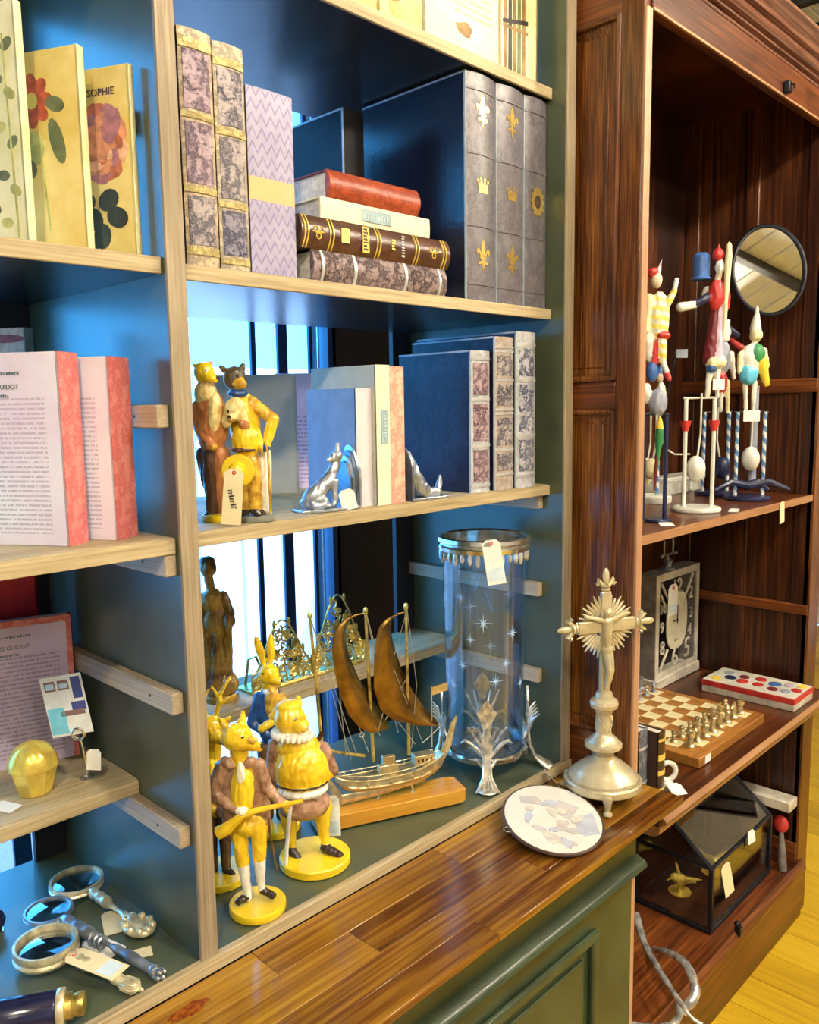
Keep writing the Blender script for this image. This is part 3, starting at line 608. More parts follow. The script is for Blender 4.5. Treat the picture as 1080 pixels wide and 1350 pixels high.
# left bay, middle shelf: pink printed boxes
GP='coral book boxes with printed page covers'
def titled(T, off, zt, ytc):
    vs,fs = text_mb('OUVRAGES GUIDOT', .0085); obj('lettering', MB().add(on_plane(vs,(-.0006,ytc,zt),(0,-1,0),(0,0,1)),fs), 'label_ink', T, smooth=0)
    worn(T, 20, .075, .0036, 11, (-.0004,ytc-.004,zt+.017), (0,-1,0), (0,0,1), 'label_ink'); worn(T, 16, .050, .0042, 12, (-.0004,ytc,zt-.011), (0,-1,0), (0,0,1), 'label_ink')
P1 = book('book', 'coral spined book box with a printed page cover, standing in front of its twin', (-.149,.055,S3),32,.041,.17,.240,'pink_page','coral_spine','pages_white',.002,group=GP); titled(P1,0,.198,.095)
P2 = book('book', 'coral spined book box with a printed page cover, nearest the wooden divider', (-.087,.052,S3),29,.046,.15,.236,'pink_page','coral_spine','pages_white',.002,group=GP); titled(P2,0,.196,.095)
WI = book('book', 'white illustrated book behind the coral book boxes', (-.110,.25,S3),35,.02,.16,.285,'pages_white','label_blue','pages_white',.001,group=GP)
front_print(WI,[(oval(.035,.235,.018,.014,0),'ink'),(oval(.035,.236,.015,.011,0),'pages_white'),(oval(.02,.205,.012,.018,20),'petal_pink'),(oval(.03,.27,.03,.006,0),'petal_mauve')],.16)
SL = .2214
PV = book('book', 'lilac book box with a printed page cover and maroon spine on the low shelf', (-.048,.308,SL),74,.016,.20,.232,'lilac_page','maroon','pages_white',.002,group=GP); titled(PV,0,.190,.100)
obj('cover_edge', MB().box(-.0008,0,0,.2,.222,.232).box(-.0008,0,0,.008,0,.225), 'coral_spine', PV)
book('book', 'tall crimson book behind the lilac book box on the low shelf', (-.066,.386,SL),90,.020,.14,.33,'crimson','crimson','pages',.002)
# ------------------------------------------------------------------ figurines
FY = -YAW
plain('glaze_yellow', (.80,.48,.008), .2, scale=28, spec=.6, col2=(.93,.66,.03)); plain('base_yellow', (.80,.56,.012), .3, var=.1, scale=20); plain('glaze_amber', (.40,.19,.015), .25, scale=60, col2=(.82,.52,.06))
plain('glaze_mauve', (.24,.11,.06), .25, scale=50, col2=(.52,.31,.19)); plain('glaze_white', (.80,.77,.66), .3, var=.12); plain('glaze_brown', (.11,.055,.03), .25, var=.3); plain('glaze_blue', (.02,.07,.24), .25, var=.3); plain('glaze_rust', (.52,.20,.07), .25, var=.3)
plain('fur_cream', (.66,.46,.14), .35, scale=90, col2=(.88,.74,.36)); plain('shoe', (.035,.022,.02), .2); plain('stone_grey', (.20,.21,.18), .4); plain('bronze', (.20,.08,.012), .3, var=.5, scale=25, spec=.6, col2=(.52,.30,.05)); plain('fur_dark', (.10,.075,.04), .3, var=.4)
FM = ['glaze_yellow','glaze_amber','glaze_mauve','glaze_white','glaze_brown','glaze_blue','glaze_rust','shoe','bronze','fur_dark','base_yellow','fur_cream']
YE,AM,MA,WH,BR,BL,RU,SH,BZ,FU,BY,CR = range(12)
def disc(par, r_, h, m, name='base'): return obj(name, MB().lathe([(r_*.97,0),(r_,.002),(r_,h-.002),(r_*.97,h)],40), m, par)
def C(a,b,ra,rb,m): return ('c',a,b,ra,rb,m)
def E(c,r_,rot,m): return ('e',c,r_,rot,m)
GFI='painted animal figurines'
# standing fox with a rifle
t = thing('fox_figurine','fox figurine in a mauve coat and white stockings holding a rifle','figurine',(.100,.045,.0018),FY,GFI); s=.00122; c0=(341,1201)
disc(t,.0435,.013,'base_yellow')
pr = [C((321,1098,0),(325,1136,2),11,8.5,YE),C((325,1136,2),(330,1185,2),8,4.5,WH),C((346,1096,-2),(345,1132,-2),11,8.5,YE),C((345,1132,-2),(346,1178,-4),8,4.5,WH),
 C((329,1182,2),(319,1185,10),5,4.5,SH),C((347,1178,-4),(361,1182,2),5,4.5,SH),
 E((334,1088,0),(21,15,15),0,YE),E((330,1040,6),(15,14,36),4,YE),E((317,1040,-4),(17,15,40),6,MA),E((343,1040,-4),(15,15,38),-4,MA),C((311,1065,-6),(307,1108,-12),12,8,MA),C((352,1065,-6),(352,1105,-12),9,7,MA),
 C((304,1012,0),(290,1046,2),9.5,8,MA),C((290,1046,2),(322,1060,14),8,6,MA),E((330,1061,18),(8,7,6),0,WH),C((349,1010,0),(359,1038,4),9,7.5,MA),C((359,1038,4),(378,1054,12),7,6,MA),E((384,1056,14),(7,6,5),0,YE),
 C((327,1003,2),(326,985,2),11,12,YE),E((325,972,4),(19,17,18),0,YE),C((330,977,8),(353,981,14),11,5.5,YE),E((356,980,15),(3.5,3.5,3.5),0,SH),E((345,973,13),(7,6,6),0,AM),
 C((312,962,0),(303,950,-2),6,2.5,YE),C((330,956,0),(332,943,-2),6,2.5,YE),E((334,967,17),(2.2,2.2,2.2),0,SH),E((313,1002,10),(10,6,6),40,MA),E((340,1002,10),(9,6,6),-40,MA),E((330,1012,17),(5,4,14),0,WH)]
figure('body',pr,FM,t,s,c0,.0015)
q=MB(); P=lambda a:((a[0]-c0[0])*s,-a[2]*s,(c0[1]-a[1])*s)
q.tube([P((300,1088,20)),P((312,1082,20)),P((330,1066,20)),P((345,1060,20)),P((376,1054,19)),P((405,1049,18))],[.010,.0095,.0055,.0045,.0035,.0032],10)
obj('rifle',q,'glaze_yellow',t)
obj('coat_cord',MB().tube([P((356,1060,-4)),P((360,1110,-6)),P((364,1148,-10)),P((366,1162,-12))],.0016,6),'glaze_brown',t)
# stout figure in a ruff with a cane
t = thing('boar_figurine','stout ruffed boar figurine with a mauve doublet and white cane','figurine',(.246,.085,.0014),FY,GFI); s=.00133; c0=(414,1135)
disc(t,.060,.015,'base_yellow')
pr=[C((382,1062,0),(383,1090,0),13,8,YE),C((383,1090,0),(385,1116,0),8,5,YE),C((425,1062,-4),(425,1092,-4),13,8,YE),C((425,1092,-4),(428,1116,-4),8,5,YE),C((385,1118,2),(394,1126,8),6,5,SH),C((427,1117,-2),(446,1124,6),6.5,5.5,SH),
 E((402,1052,4),(34,28,22),0,MA),E((402,1008,8),(34,30,38),0,YE),E((402,1030,10),(33,29,10),0,WH),E((398,978,4),(27,22,18),0,YE),E((402,1021,8),(34.5,31,3),0,SH),
 E((392,961,8),(24,21,5),5,WH),E((389,942,6),(20,18,19),0,YE),E((402,946,16),(12,11,10),0,YE),E((408,948,22),(5,5,5),0,AM),C((373,934,0),(366,940,2),6,4,YE),C((398,926,0),(400,918,0),6,4,YE),E((388,926,4),(16,14,8),0,YE),E((398,938,20),(2.5,2.5,2.5),0,SH),
 C((370,978,0),(366,1012,4),11,10,MA),C((366,1012,4),(382,1044,20),10,7,MA),E((387,1050,24),(7,7,7),0,YE),C((428,985,0),(440,1012,2),10,8,MA),C((440,1012,2),(424,1022,14),7,6,YE),E((422,1030,22),(7,6,10),0,WH)]
figure('body',pr,FM,t,s,c0,.0017)
P=lambda a:((a[0]-c0[0])*s,-a[2]*s,(c0[1]-a[1])*s)
obj('cane',MB().tube([P((390,1042,30)),P((388,1060,30)),P((383,1100,28)),P((381,1123,26))],.0032,8),'glaze_white',t)
q=MB()
for k in range(22):
    a=2*math.pi*k/22; q.ell(P((392+24*math.cos(a),961+2*math.cos(a),8+21*math.sin(a))),(.0045,.0045,.006),seg=8,rings=6)
obj('ruff',q,'glaze_white',t)
# stag behind the divider edge
t = thing('stag_figurine','stag figurine with antlers, half behind the wooden divider','figurine',(.108,.163,.0012),FY,GFI); s=.001248; c0=(291,1158)
disc(t,.048,.013,'base_yellow')
pr=[C((281,1060,0),(283,1145,0),10,6,BR),C((301,1060,0),(300,1145,0),10,6,BR),C((283,1147,2),(275,1151,8),6,5,SH),C((300,1147,2),(310,1150,8),6,5,SH),E((290,1030,0),(22,17,42),0,AM),E((286,1010,6),(14,14,26),0,YE),C((272,1000,0),(266,1035,4),9,8,YE),C((266,1035,4),(288,1056,14),8,6,YE),C((308,1000,0),(314,1035,4),9,8,MA),C((314,1035,4),(298,1060,14),8,6,MA),
 C((290,985,2),(289,965,2),11,12,YE),E((289,950,4),(17,16,17),0,YE),C((294,956,10),(310,962,18),11,6,YE),C((274,948,0),(262,944,0),5,2.5,YE),C((302,945,0),(313,938,0),5,2.5,YE),
 C((283,938,0),(276,905,-2),3.5,2.6,YE),C((277,918,0),(288,900,0),2.8,1.8,YE),C((276,906,0),(270,888,0),2.6,1.6,YE),C((296,936,0),(303,905,-2),3.5,2.6,YE),C((302,915,0),(292,896,0),2.8,1.8,YE),C((303,906,0),(316,884,0),2.6,1.6,YE),C((301,920,0),(322,906,4),2.6,1.8,YE)]
figure('body',pr,FM,t,s,c0,.0017)
# hare in a blue coat
t = thing('hare_figurine','upright hare figurine with long ears and a blue coat','figurine',(.268,.232,.0012),FY,GFI); s=.00138; c0=(352,1086)
disc(t,.050,.014,'base_yellow')
pr=[C((344,975,0),(346,1068,0),10,7,BR),C((364,975,0),(363,1068,0),10,7,BR),C((346,1070,2),(338,1072,10),6,5,SH),C((363,1070,2),(372,1072,10),6,5,SH),E((354,930,0),(20,16,42),0,BL),E((358,912,8),(10,11,26),0,AM),C((340,905,0),(330,938,4),8,7,BL),C((330,938,4),(350,950,14),7,5,BL),C((368,905,0),(376,925,8),7,6,AM),C((376,925,8),(345,940,20),5,5,YE),
 C((356,895,2),(354,885,2),9,10,YE),E((354,873,4),(14,13,13),0,YE),C((358,877,8),(368,880,12),8,5,YE),E((371,879,13),(2.5,2.5,2.5),0,SH),E((349,869,14),(2,2,2),0,SH),
 E((343,843,0),(5.5,3,21),-14,YE),E((357,841,0),(5.5,3,22),2,YE),E((356,895,8),(10,8,4),0,WH)]
figure('body',pr,FM,t,s,c0,.0017)
# draped lady on the rear shelf
t = thing('lady_statuette','bronze brown draped lady statuette beside the wooden divider','statuette',(.250,.358,.2214),FY); s=.00150; c0=(288,926)
disc(t,.032,.012,'bronze')
pr=[E((284,880,0),(20,16,40),0,BZ),E((288,905,2),(23,18,18),0,BZ),E((284,830,0),(16,13,32),2,BZ),E((282,800,0),(15,11,18),0,BZ),C((280,780,0),(279,770,1),6,6,BZ),E((279,757,2),(10,10,12),0,BZ),E((277,750,-2),(10,10,8),0,FU),E((286,758,9),(3,3,3),0,BZ),
 C((296,792,0),(304,815,2),6,5.5,BZ),C((304,815,2),(302,828,10),6,5.5,BZ),E((303,822,6),(8,8,9),0,BZ),C((302,830,8),(303,870,6),4.5,3,BZ),C((268,795,0),(262,825,2),6,5,BZ),C((262,825,2),(274,842,12),5,4,BZ),C((275,845,10),(270,905,10),4,6,BZ),C((288,840,12),(284,910,14),4,6,BZ),C((298,845,6),(300,910,6),4,6,BZ)]
figure('body',pr,FM,t,s,c0,.0018)
# trio of dressed animals
t = thing('animal_trio','trio of dressed animal figurines, terrier, bear and shaggy pup, with a straw hat','figurine',(.125,.091,S3),FY,GFI); s=.00115; c0=(306,687)
obj('base',MB().lathe([(.034,0),(.035,.001),(.035,.009),(.034,.010)],36,(-.020,.006,0)),'base_yellow',t)
obj('base',MB().lathe([(.026,0),(.027,.001),(.027,.007),(.026,.008)],36,(.030,-.006,0)),'stone_grey',t,label='grey round base')
pr=[E((270,495,2),(13,13,14),0,YE),C((275,499,8),(285,503,12),8,5.5,YE),E((289,502,14),(2.5,2.5,2.5),0,SH),C((262,488,0),(258,485,2),4.5,2.5,AM),C((277,485,0),(280,482,2),4.5,2.5,AM),E((275,493,13),(1.8,1.8,1.8),0,SH),
 E((271,522,2),(15,12,18),0,CR),E((276,558,0),(22,16,44),0,RU),E((283,548,8),(9,11,28),4,CR),C((259,538,0),(261,566,4),8,7,RU),C((261,566,4),(277,588,14),7,6,RU),E((280,590,15),(6,6,5),0,AM),C((272,600,0),(272,674,0),11,8,BR),C((288,600,0),(289,674,0),11,8,RU),C((271,677,2),(266,680,8),6,4,SH),C((289,677,2),(293,680,8),6,4,SH),C((262,600,-6),(266,640,-8),10,8,BR)]
figure('terrier',pr,FM,t,s,c0,.0015)
pr=[E((307,502,-6),(15,14,15),0,FU),C((313,508,0),(319,510,6),9,6,AM),C((295,492,-6),(290,487,-6),4.5,3,FU),C((318,489,-6),(320,484,-6),4.5,3,FU),E((314,500,6),(2,2,2),0,SH),E((311,522,-4),(13,12,6),0,BL),
 E((318,562,-8),(20,15,42),0,YE),C((328,534,-6),(356,556,-2),8.5,8,AM),C((356,556,-2),(347,588,6),8,6,YE),E((346,592,8),(6,6,6),0,BL),C((328,600,-8),(332,672,-6),10,8,WH),C((342,600,-8),(342,672,-6),9,7,WH),C((333,676,-4),(340,680,4),6,4,SH)]
figure('bear',pr,FM,t,s,c0,.0015)
pr=[E((310,542,10),(14,13,15),0,CR),E((301,553,14),(7,7,14),20,CR),E((319,553,12),(7,7,16),-10,CR),E((307,553,21),(6.5,6,5.5),0,CR),E((305,551,27),(2.4,2.2,2),0,SH),E((303,544,21),(1.8,1.8,1.8),0,SH),E((312,543,21),(1.8,1.8,1.8),0,SH),E((322,582,8),(19,15,24),0,YE),E((320,594,8),(18,16,4),0,BR),C((335,572,8),(341,592,10),6,5,YE),E((322,562,18),(8,4,6),30,RU),C((314,610,8),(316,668,8),12,9,AM),C((328,610,8),(330,668,8),11,9,AM),C((316,673,10),(308,678,16),7,4,SH),C((330,673,10),(336,678,14),7,4,SH)]
figure('pup',pr,FM,t,s,c0,.0015)
P=lambda a:Vector(((a[0]-c0[0])*s,-a[2]*s,(c0[1]-a[1])*s))
q=MB(); q.x=Matrix.Translation(P((313,620,26)))@Matrix.Rotation(R(84),4,'X'); q.lathe([(.0,-.001),(.023,-.0015),(.0245,.0),(.0235,.0018),(.0135,.0022),(.0125,.006),(.0095,.0115),(.004,.014),(0,.0145)],28,cap=False)
obj('straw_hat',q,'base_yellow',t)
obj('cane',MB().tube([P((347,584,12)),P((350,600,12)),P((350,679,8))],.0018,8),'glaze_amber',t)
# ------------------------------------------------------------------ price tags
plain('manila', (.78,.68,.42), .7, var=.05); plain('tag_white', (.82,.82,.76), .6, var=.03); plain('eyelet', (.62,.10,.04), .5); plain('string', (.75,.72,.62), .8); plain('pen_ink', (.07,.05,.05), .7); plain('sticker_blue', (.62,.74,.82), .5)
def price_tag(label, loc, rot, wdt, hgt, m='manila', script=None, sticker=False, eyelet=True, group='paper price tags'):
    """card standing in local XZ facing -Y, hole at the top"""
    T = thing('price_tag', label, 'price tag', loc, 0, group, rot=rot)
    a=wdt*.22
    obj('card', MB().prism([(-wdt/2,0),(wdt/2,0),(wdt/2,hgt-a),(wdt/2-a,hgt),(-wdt/2+a,hgt),(-wdt/2,hgt-a)],-.0004,.0004,0,'xz'), m, T, smooth=0)
    if eyelet: obj('eyelet', MB().torus((0,-.0006,hgt-a*.9),wdt*.08,wdt*.035,(0,1,0),14,6), 'eyelet', T)
    if script:
        vs,fs = strokes(7, hgt*.36, wdt*.30, 4); q_=obj('handwriting', MB().add(on_plane(vs,(0,-.0007,hgt*.45),(.25,0,-.97),(.97,0,.25)),fs), 'pen_ink', T, smooth=0); q_['kind']='stuff'
    if sticker: obj('sticker', MB().box(-wdt*.4,wdt*.4,-.0008,-.0004,hgt*.08,hgt*.36), 'sticker_blue', T, smooth=0)
    return T
price_tag('manila tag with red eyelet hanging on the terrier of the animal trio', (.079,.042,S3+.003), (R(-4),R(5),FY), .028,.080, script=True)
# ------------------------------------------------------------------ fox bookends
plain('pewter', (.42,.46,.52), .3, metal=.75, var=.35, scale=40); plain('pewter_dark', (.16,.19,.24), .35, metal=.7, var=.3, scale=40)
def wavy_plate(par):
    q=MB(); out=[(0,0),(.068,0),(.070,.05),(.064,.066),(.056,.072),(.052,.086),(.040,.098),(.034,.100),(.022,.096),(.014,.082),(.010,.068),(.002,.060)]
    for k,off in enumerate((0,.004,.008,.012)):
        sc_=1-.09*k; q.prism([( .034+(x-.034)*sc_, z*sc_) for x,z in out], off-.004, off, k%2, 'xz')
    return q
t = thing('fox_bookend','pewter bookend of a seated fox looking up, with wavy back plate','bookend',(.318,.086,S3),R(-8))
obj('base',MB().prism([(-.085,-.030),(-.06,-.040),(.02,-.036),(.034,-.02),(.034,.03),(-.05,.03),(-.082,.008)],0,.005),'pewter',t,bevel=.0015)
q=MB(); q.x=Matrix.Translation((.022,.030,.005))@Matrix.Rotation(R(90),4,'Z')@Matrix.Translation((-.060,-.004,0)); 
o=wavy_plate(None); q.add(o.v,o.f,0); q.mi=o.mi[:]
obj('back_plate',q,['pewter','pewter_dark'],t,smooth=30)
c0=(0,0); s=.00127
pr=[E((-40,-14,6),(15,11,13),0,0),C((-40,-16,6),(-14,-38,6),13,9,0),C((-14,-38,6),(-4,-58,6),9,6,0),E((-4,-66,6),(9,8,8),0,0),C((-6,-64,8),(-18,-61,8),5.5,2.6,0),C((0,-72,2),(3,-82,2),3.5,1.5,0),C((-5,-72,10),(-5,-82,10),3.5,1.5,0),C((-12,-34,14),(-14,-5,16),5,3.5,0),C((-14,-6,16),(-22,-4,18),3.5,3,0),C((-8,-32,2),(-6,-5,2),5,3.5,0),E((-34,-10,15),(12,6,8),20,0),C((-52,-8,0),(-44,-4,14),5,6,0),C((-44,-4,14),(-26,-4,22),6,3,0)]
figure('fox',pr,['pewter'],t,s,c0,.0015,2,loc=(0,0,.004))
price_tag('white card tag leaning on the fox bookend', (.312,.0465,S3+.0012), (R(-12),R(-14),R(-42)), .026,.034,'tag_white',eyelet=False)
t = thing('tail_bookend','pewter bookend with the curled tail of a fox beside the navy book','bookend',(.500,.066,S3),R(-4))
obj('base',MB().prism([(-.040,-.024),(.050,-.022),(.062,-.012),(.060,.006),(.03,.022),(-.040,.022)],0,.005),'pewter',t,bevel=.0015)
obj('back_plate',MB().prism([(-.022,0),(.022,0),(.022,.06),(.012,.085),(.0,.095),(-.012,.085),(-.022,.06)],-.040,-.035,0,'yz'),'pewter_dark',t,bevel=.001)
pr=[C((-27,-60,4),(-20,-38,4),4,9,0),C((-20,-38,4),(-8,-14,4),9,12,0),E((-4,-10,4),(15,11,9),0,0),C((4,-6,6),(26,-6,4),7,6,0),C((26,-6,4),(32,-18,2),5,4,0),C((32,-18,2),(33,-28,2),4,1.5,0),C((-10,-18,10),(-4,-4,12),5,4,0)]
figure('fox_body',pr,['pewter'],t,.00132,(0,0),.0015,2,loc=(0,-.002,.004))
# ------------------------------------------------------------------ brass ship
plain('brass_dark', (.20,.115,.03), .25, metal=.9, var=.5, scale=18, col2=(.42,.24,.05)); plain('brass_pale', (.62,.52,.30), .28, metal=.8, var=.25, scale=60); plain('brass_old', (.56,.42,.11), .32, metal=.8, var=.45, scale=50)
plain('wire', (.60,.56,.46), .3, metal=.7); wood('ship_base_wood', [(.3,(.30,.11,.012)),(.5,(.50,.23,.02)),(.75,(.66,.38,.05))], 'x', 7, .2, spec=.6)
SYAW = -23.2
t = thing('model_ship','brass model sailing ship with two curved sails on a wooden base','model ship',(.455,.118,.0012),R(SYAW)); s=.00145; c0=(516,1073)
def SP(x,y,d=0): return Vector(((x-c0[0])*s/.924, -d*s, (c0[1]-y)*s))
L,Wd = .150,.034
pts = [(-L,-Wd)]+[(L-.025+.025*math.sin(a), -Wd+.010-.010*math.cos(a)) for a in [k*math.pi/12 for k in range(7)]]+[(L-.025+.025*math.cos(a), Wd-.010+.010*math.sin(a)) for a in [k*math.pi/12 for k in range(7)]]+[(-L,Wd)]
obj('wooden_base',MB().prism(pts,.004,.030),'ship_base_wood',t,bevel=.0015)
for x,y in ((-.13,-.025),(.125,-.022),(-.13,.025),(.125,.022)): obj('foot',MB().lathe([(.004,0),(.004,.0042)],10,(x,y,0)),'brass_pale',t)
q=MB(); n=13; rings=[]
xs_=[SP(x,0).x for x in (449,455,463,474,486,500,514,528,542,556,568,578,586)]
hw=[.001,.006,.011,.015,.018,.020,.021,.021,.020,.018,.016,.013,.010]; dz=[.090,.086,.083,.081,.079,.078,.078,.079,.080,.083,.088,.094,.100]; kz=[.080,.066,.058,.054,.052,.051,.051,.051,.052,.053,.056,.062,.072]
V=[];F=[]
for x,h,zt,zk in zip(xs_,hw,dz,kz):
    for k in range(9):
        a=math.pi*k/8; V.append((x,-h*math.cos(a)**1 if True else 0, zt-(zt-zk)*math.sin(a)**.7))
for i in range(n-1):
    for k in range(8): F.append((i*9+k,i*9+k+1,(i+1)*9+k+1,(i+1)*9+k))
    F.append((i*9+8,i*9,(i+1)*9,(i+1)*9+8))
F.append(tuple(range(9))); F.append(tuple((n-1)*9+k for k in range(9)))
q.add(V,F); hull=obj('hull',q,'brass_pale',t,smooth=50)
q=MB()
for sgn in (-1,1):
    q.tube([(x,sgn*(h+.001),zt) for x,h,zt in zip(xs_,hw,dz)],.0016,6); q.tube([(x,sgn*(h*.86+.0012),zk+(zt-zk)*.45) for x,h,zt,zk in list(zip(xs_,hw,dz,kz))[2:-2]],.0022,6)
    for i in range(1,12): q.tube([(xs_[i],sgn*hw[i],dz[i]),(xs_[i],sgn*hw[i],dz[i]+.008)],.0009,5)
    q.tube([(x,sgn*h,zt+.008) for x,h,zt in list(zip(xs_,hw,dz))[1:12]],.0009,5)
obj('railing',q,'brass_pale',hull)
for i in (3,4,6,8,9):
    obj('gun',MB().tube([(xs_[i],-hw[i]*.8,dz[i]-.010),(xs_[i],-hw[i]-.006,dz[i]-.010)],.0025,8),'brass_pale',hull)
q=MB(); x=SP(560,0).x; q.box(x-.018,x+.022,-.012,.012,.085,.104); obj('stern_cabin',q,'brass_pale',hull,bevel=.001)
q=MB()
for k in range(4): q.box(x-.014+k*.009,x-.010+k*.009,-.0125,-.0118,.092,.098)
obj('cabin_window',q,'brass_dark',hull)
q=MB(); x=SP(516,0).x; q.box(x-.020,x+.018,-.008,.008,.080,.096).box(x-.012,x+.012,-.006,.006,.096,.112); obj('deck_house',q,'brass_pale',hull,bevel=.001)
# keel strip, stands
q=MB(); kp=[SP(436,1008),SP(447,1030),SP(456,1044),SP(500,1042),SP(560,1034),SP(580,1022),SP(596,995),SP(603,968),SP(608,958)]
q.tube(kp,[.004,.006,.007,.007,.007,.007,.006,.004,.002],8,flat=(.5,1.4)); obj('keel_strip',q,'brass_pale',t)
for x in (500,545): obj('stand',MB().tube([SP(x-6,1034),SP(x,1040),SP(x+3,1050),SP(x+3,1053)],[.003,.003,.0025,.004],8),'brass_pale',t)
def mast(p0,p1,r_=.0035): return obj('mast',MB().tube([SP(*p0),SP(*p1)],[r_,r_*.8],8).ell(SP(*p1),(r_*1.4,r_*1.4,r_*2.2),seg=8,rings=6),'brass_old',t)
mast((436,1000),(424,797)); mast((497,1000),(491,800)); mast((543,1000),(542,800)); 
obj('bowsprit',MB().tube([SP(486,990),SP(450,978),SP(430,965),SP(419,955)],[.0035,.003,.0025,.002],8),'brass_old',t)
obj('anchor_arm',MB().tube([SP(418,972,2),SP(435,948,2)],.0045,8),'brass_dark',t)
def sail(left,right,bulge):
    def rs(p,n=10):
        o=[]
        for i in range(n+1):
            u=i/n*(len(p)-1); k=min(int(u),len(p)-2); w_=u-k; o.append((p[k][0]*(1-w_)+p[k+1][0]*w_, p[k][1]*(1-w_)+p[k+1][1]*w_))
        return o
    l,r_=rs(left),rs(right); V=[];F=[];m=6
    for i,(a,c) in enumerate(zip(l,r_)):
        for k in range(m+1):
            u=k/m; V.append(tuple(SP(a[0]*(1-u)+c[0]*u, a[1]*(1-u)+c[1]*u, bulge*math.sin(math.pi*u)*(.4+.6*math.sin(math.pi*i/10))+10*(1-u)-5)))
    N_=len(V); V+= [(v[0],v[1]+.0012,v[2]) for v in V]
    for i in range(10):
        for k in range(m): a=i*(m+1)+k; F.append((a,a+1,a+m+2,a+m+1)); F.append((N_+a,N_+a+m+1,N_+a+m+2,N_+a+1))
    return obj('sail',MB().add(V,F),'brass_dark',t,smooth=60)
sail([(490,801),(476,801),(462,806),(451,818),(448,833),(448,856),(453,891),(463,926),(478,949),(493,959)],[(490,803),(482,805),(474,808),(469,815),(467,827),(468,845),(478,878),(493,909),(508,934),(521,960)],8)
sail([(541,806),(530,806),(517,811),(507,820),(503,833),(499,856),(498,901),(506,931),(521,946),(551,959),(576,965)],[(541,808),(535,809),(529,812),(525,818),(524,828),(526,843),(536,881),(551,916),(566,941),(578,955),(585,966)],8)
q=MB()
for a,c in (((424,800),(475,985)),((424,800),(468,990)),((448,850),(505,965)),((448,850),(490,985)),((491,803),(528,965)),((491,803),(512,925)),((542,803),(525,860)),((542,803),(553,905)),((553,905),(545,990)),((512,925),(502,960)),((542,890),(512,945)),((512,925),(550,985)),((503,840),(512,925)),((585,966),(560,985)),((453,860),(462,985)),((524,880),(560,985))):
    q.tube([SP(*a,4),SP(*c,4)],.0007,4)
q.torus(SP(530,918,4),.004,.0009,(0,1,0),12,4); q.torus(SP(482,960,4),.004,.0009,(0,1,0),12,4)
obj('rigging',q,'wire',t)
obj('flag_pole',MB().tube([SP(574,995),SP(574,912)],.0012,6),'wire',t)
fl_=obj('flag',MB().prism([(SP(574,0).x,SP(0,924).z),(SP(596,0).x,SP(0,920).z),(SP(596,0).x,SP(0,909).z),(SP(574,0).x,SP(0,913).z)],-.0006,.0006,0,'xz'),'brass_pale',t)
price_tag('white price card standing between the boar figurine and the model ship', (.322,.128,.0013), (R(-5),R(-2),FY), .030,.074,'tag_white',eyelet=False,sticker=True)

# ------------------------------------------------------------------ tall glass vase
glassy('vase_glass', (.975,.99,1), .12); plain('silver', (.72,.70,.62), .16, metal=.92, var=.25, scale=40); plain('silver_cast', (.70,.66,.56), .3, metal=.7, var=.4, scale=70); plain('etched', (.45,.66,.88), .6, var=.1)
t = thing('glass_vase','tall glass vase etched with stars in a silver rim and leafy silver feet','vase',(.735,.112,.0012))
g=obj('glass_body',MB().lathe([(.0,.034),(.060,.034),(.078,.042),(.081,.07),(.083,.27),(.086,.492),(.083,.492),(.080,.27),(.078,.07),(.074,.046),(.058,.040),(0,.040)],56,cap=False),'vase_glass',t,smooth=60)
obj('rim',MB().lathe([(.086,.472),(.094,.474),(.096,.482),(.092,.486),(.096,.492),(.095,.500),(.088,.502),(.084,.498),(.084,.474)],56),'silver',t)
q=MB()
for k in range(34):
    a=2*math.pi*k/34; l=.012+.007*((k*7)%3)/2; q.ell((.089*math.cos(a),.089*math.sin(a),.468-l*.3),(.0045,.0045,l*.8),seg=8,rings=6)
obj('rim_leaves',q,'silver_cast',t)
obj('base_ring',MB().lathe([(.079,.036),(.084,.038),(.085,.046),(.081,.050),(.0785,.044)],56),'silver',t)
def star(R1,a0,z0,sz):
    out=[]
    for k in range(16):
        rr = sz if k%4==0 else (sz*.62 if k%4==2 else sz*.16)
        out.append((rr*math.sin(k*math.pi/8), rr*math.cos(k*math.pi/8)*1.15))
    V=[];
    for rad in (R1,R1+.0006): V+=[(rad*math.cos(R(a0)+u/R1),rad*math.sin(R(a0)+u/R1),z0+v) for u,v in out]
    b=MB(); b.add(V,[tuple(range(15,-1,-1)),tuple(range(16,32))]+[(i,(i+1)%16,16+(i+1)%16,16+i) for i in range(16)]); return b
for a0,z0,sz in ((218,.335,.019),(185,.385,.015),(200,.30,.012),(262,.31,.015),(250,.25,.013),(188,.245,.014),(235,.215,.016),(280,.20,.013),(170,.2,.013),(60,.33,.016),(30,.24,.016),(90,.22,.015),(120,.36,.015),(0,.36,.015)):
    obj('etched_star',star(.0838,a0,z0,sz),'etched',g,smooth=0)
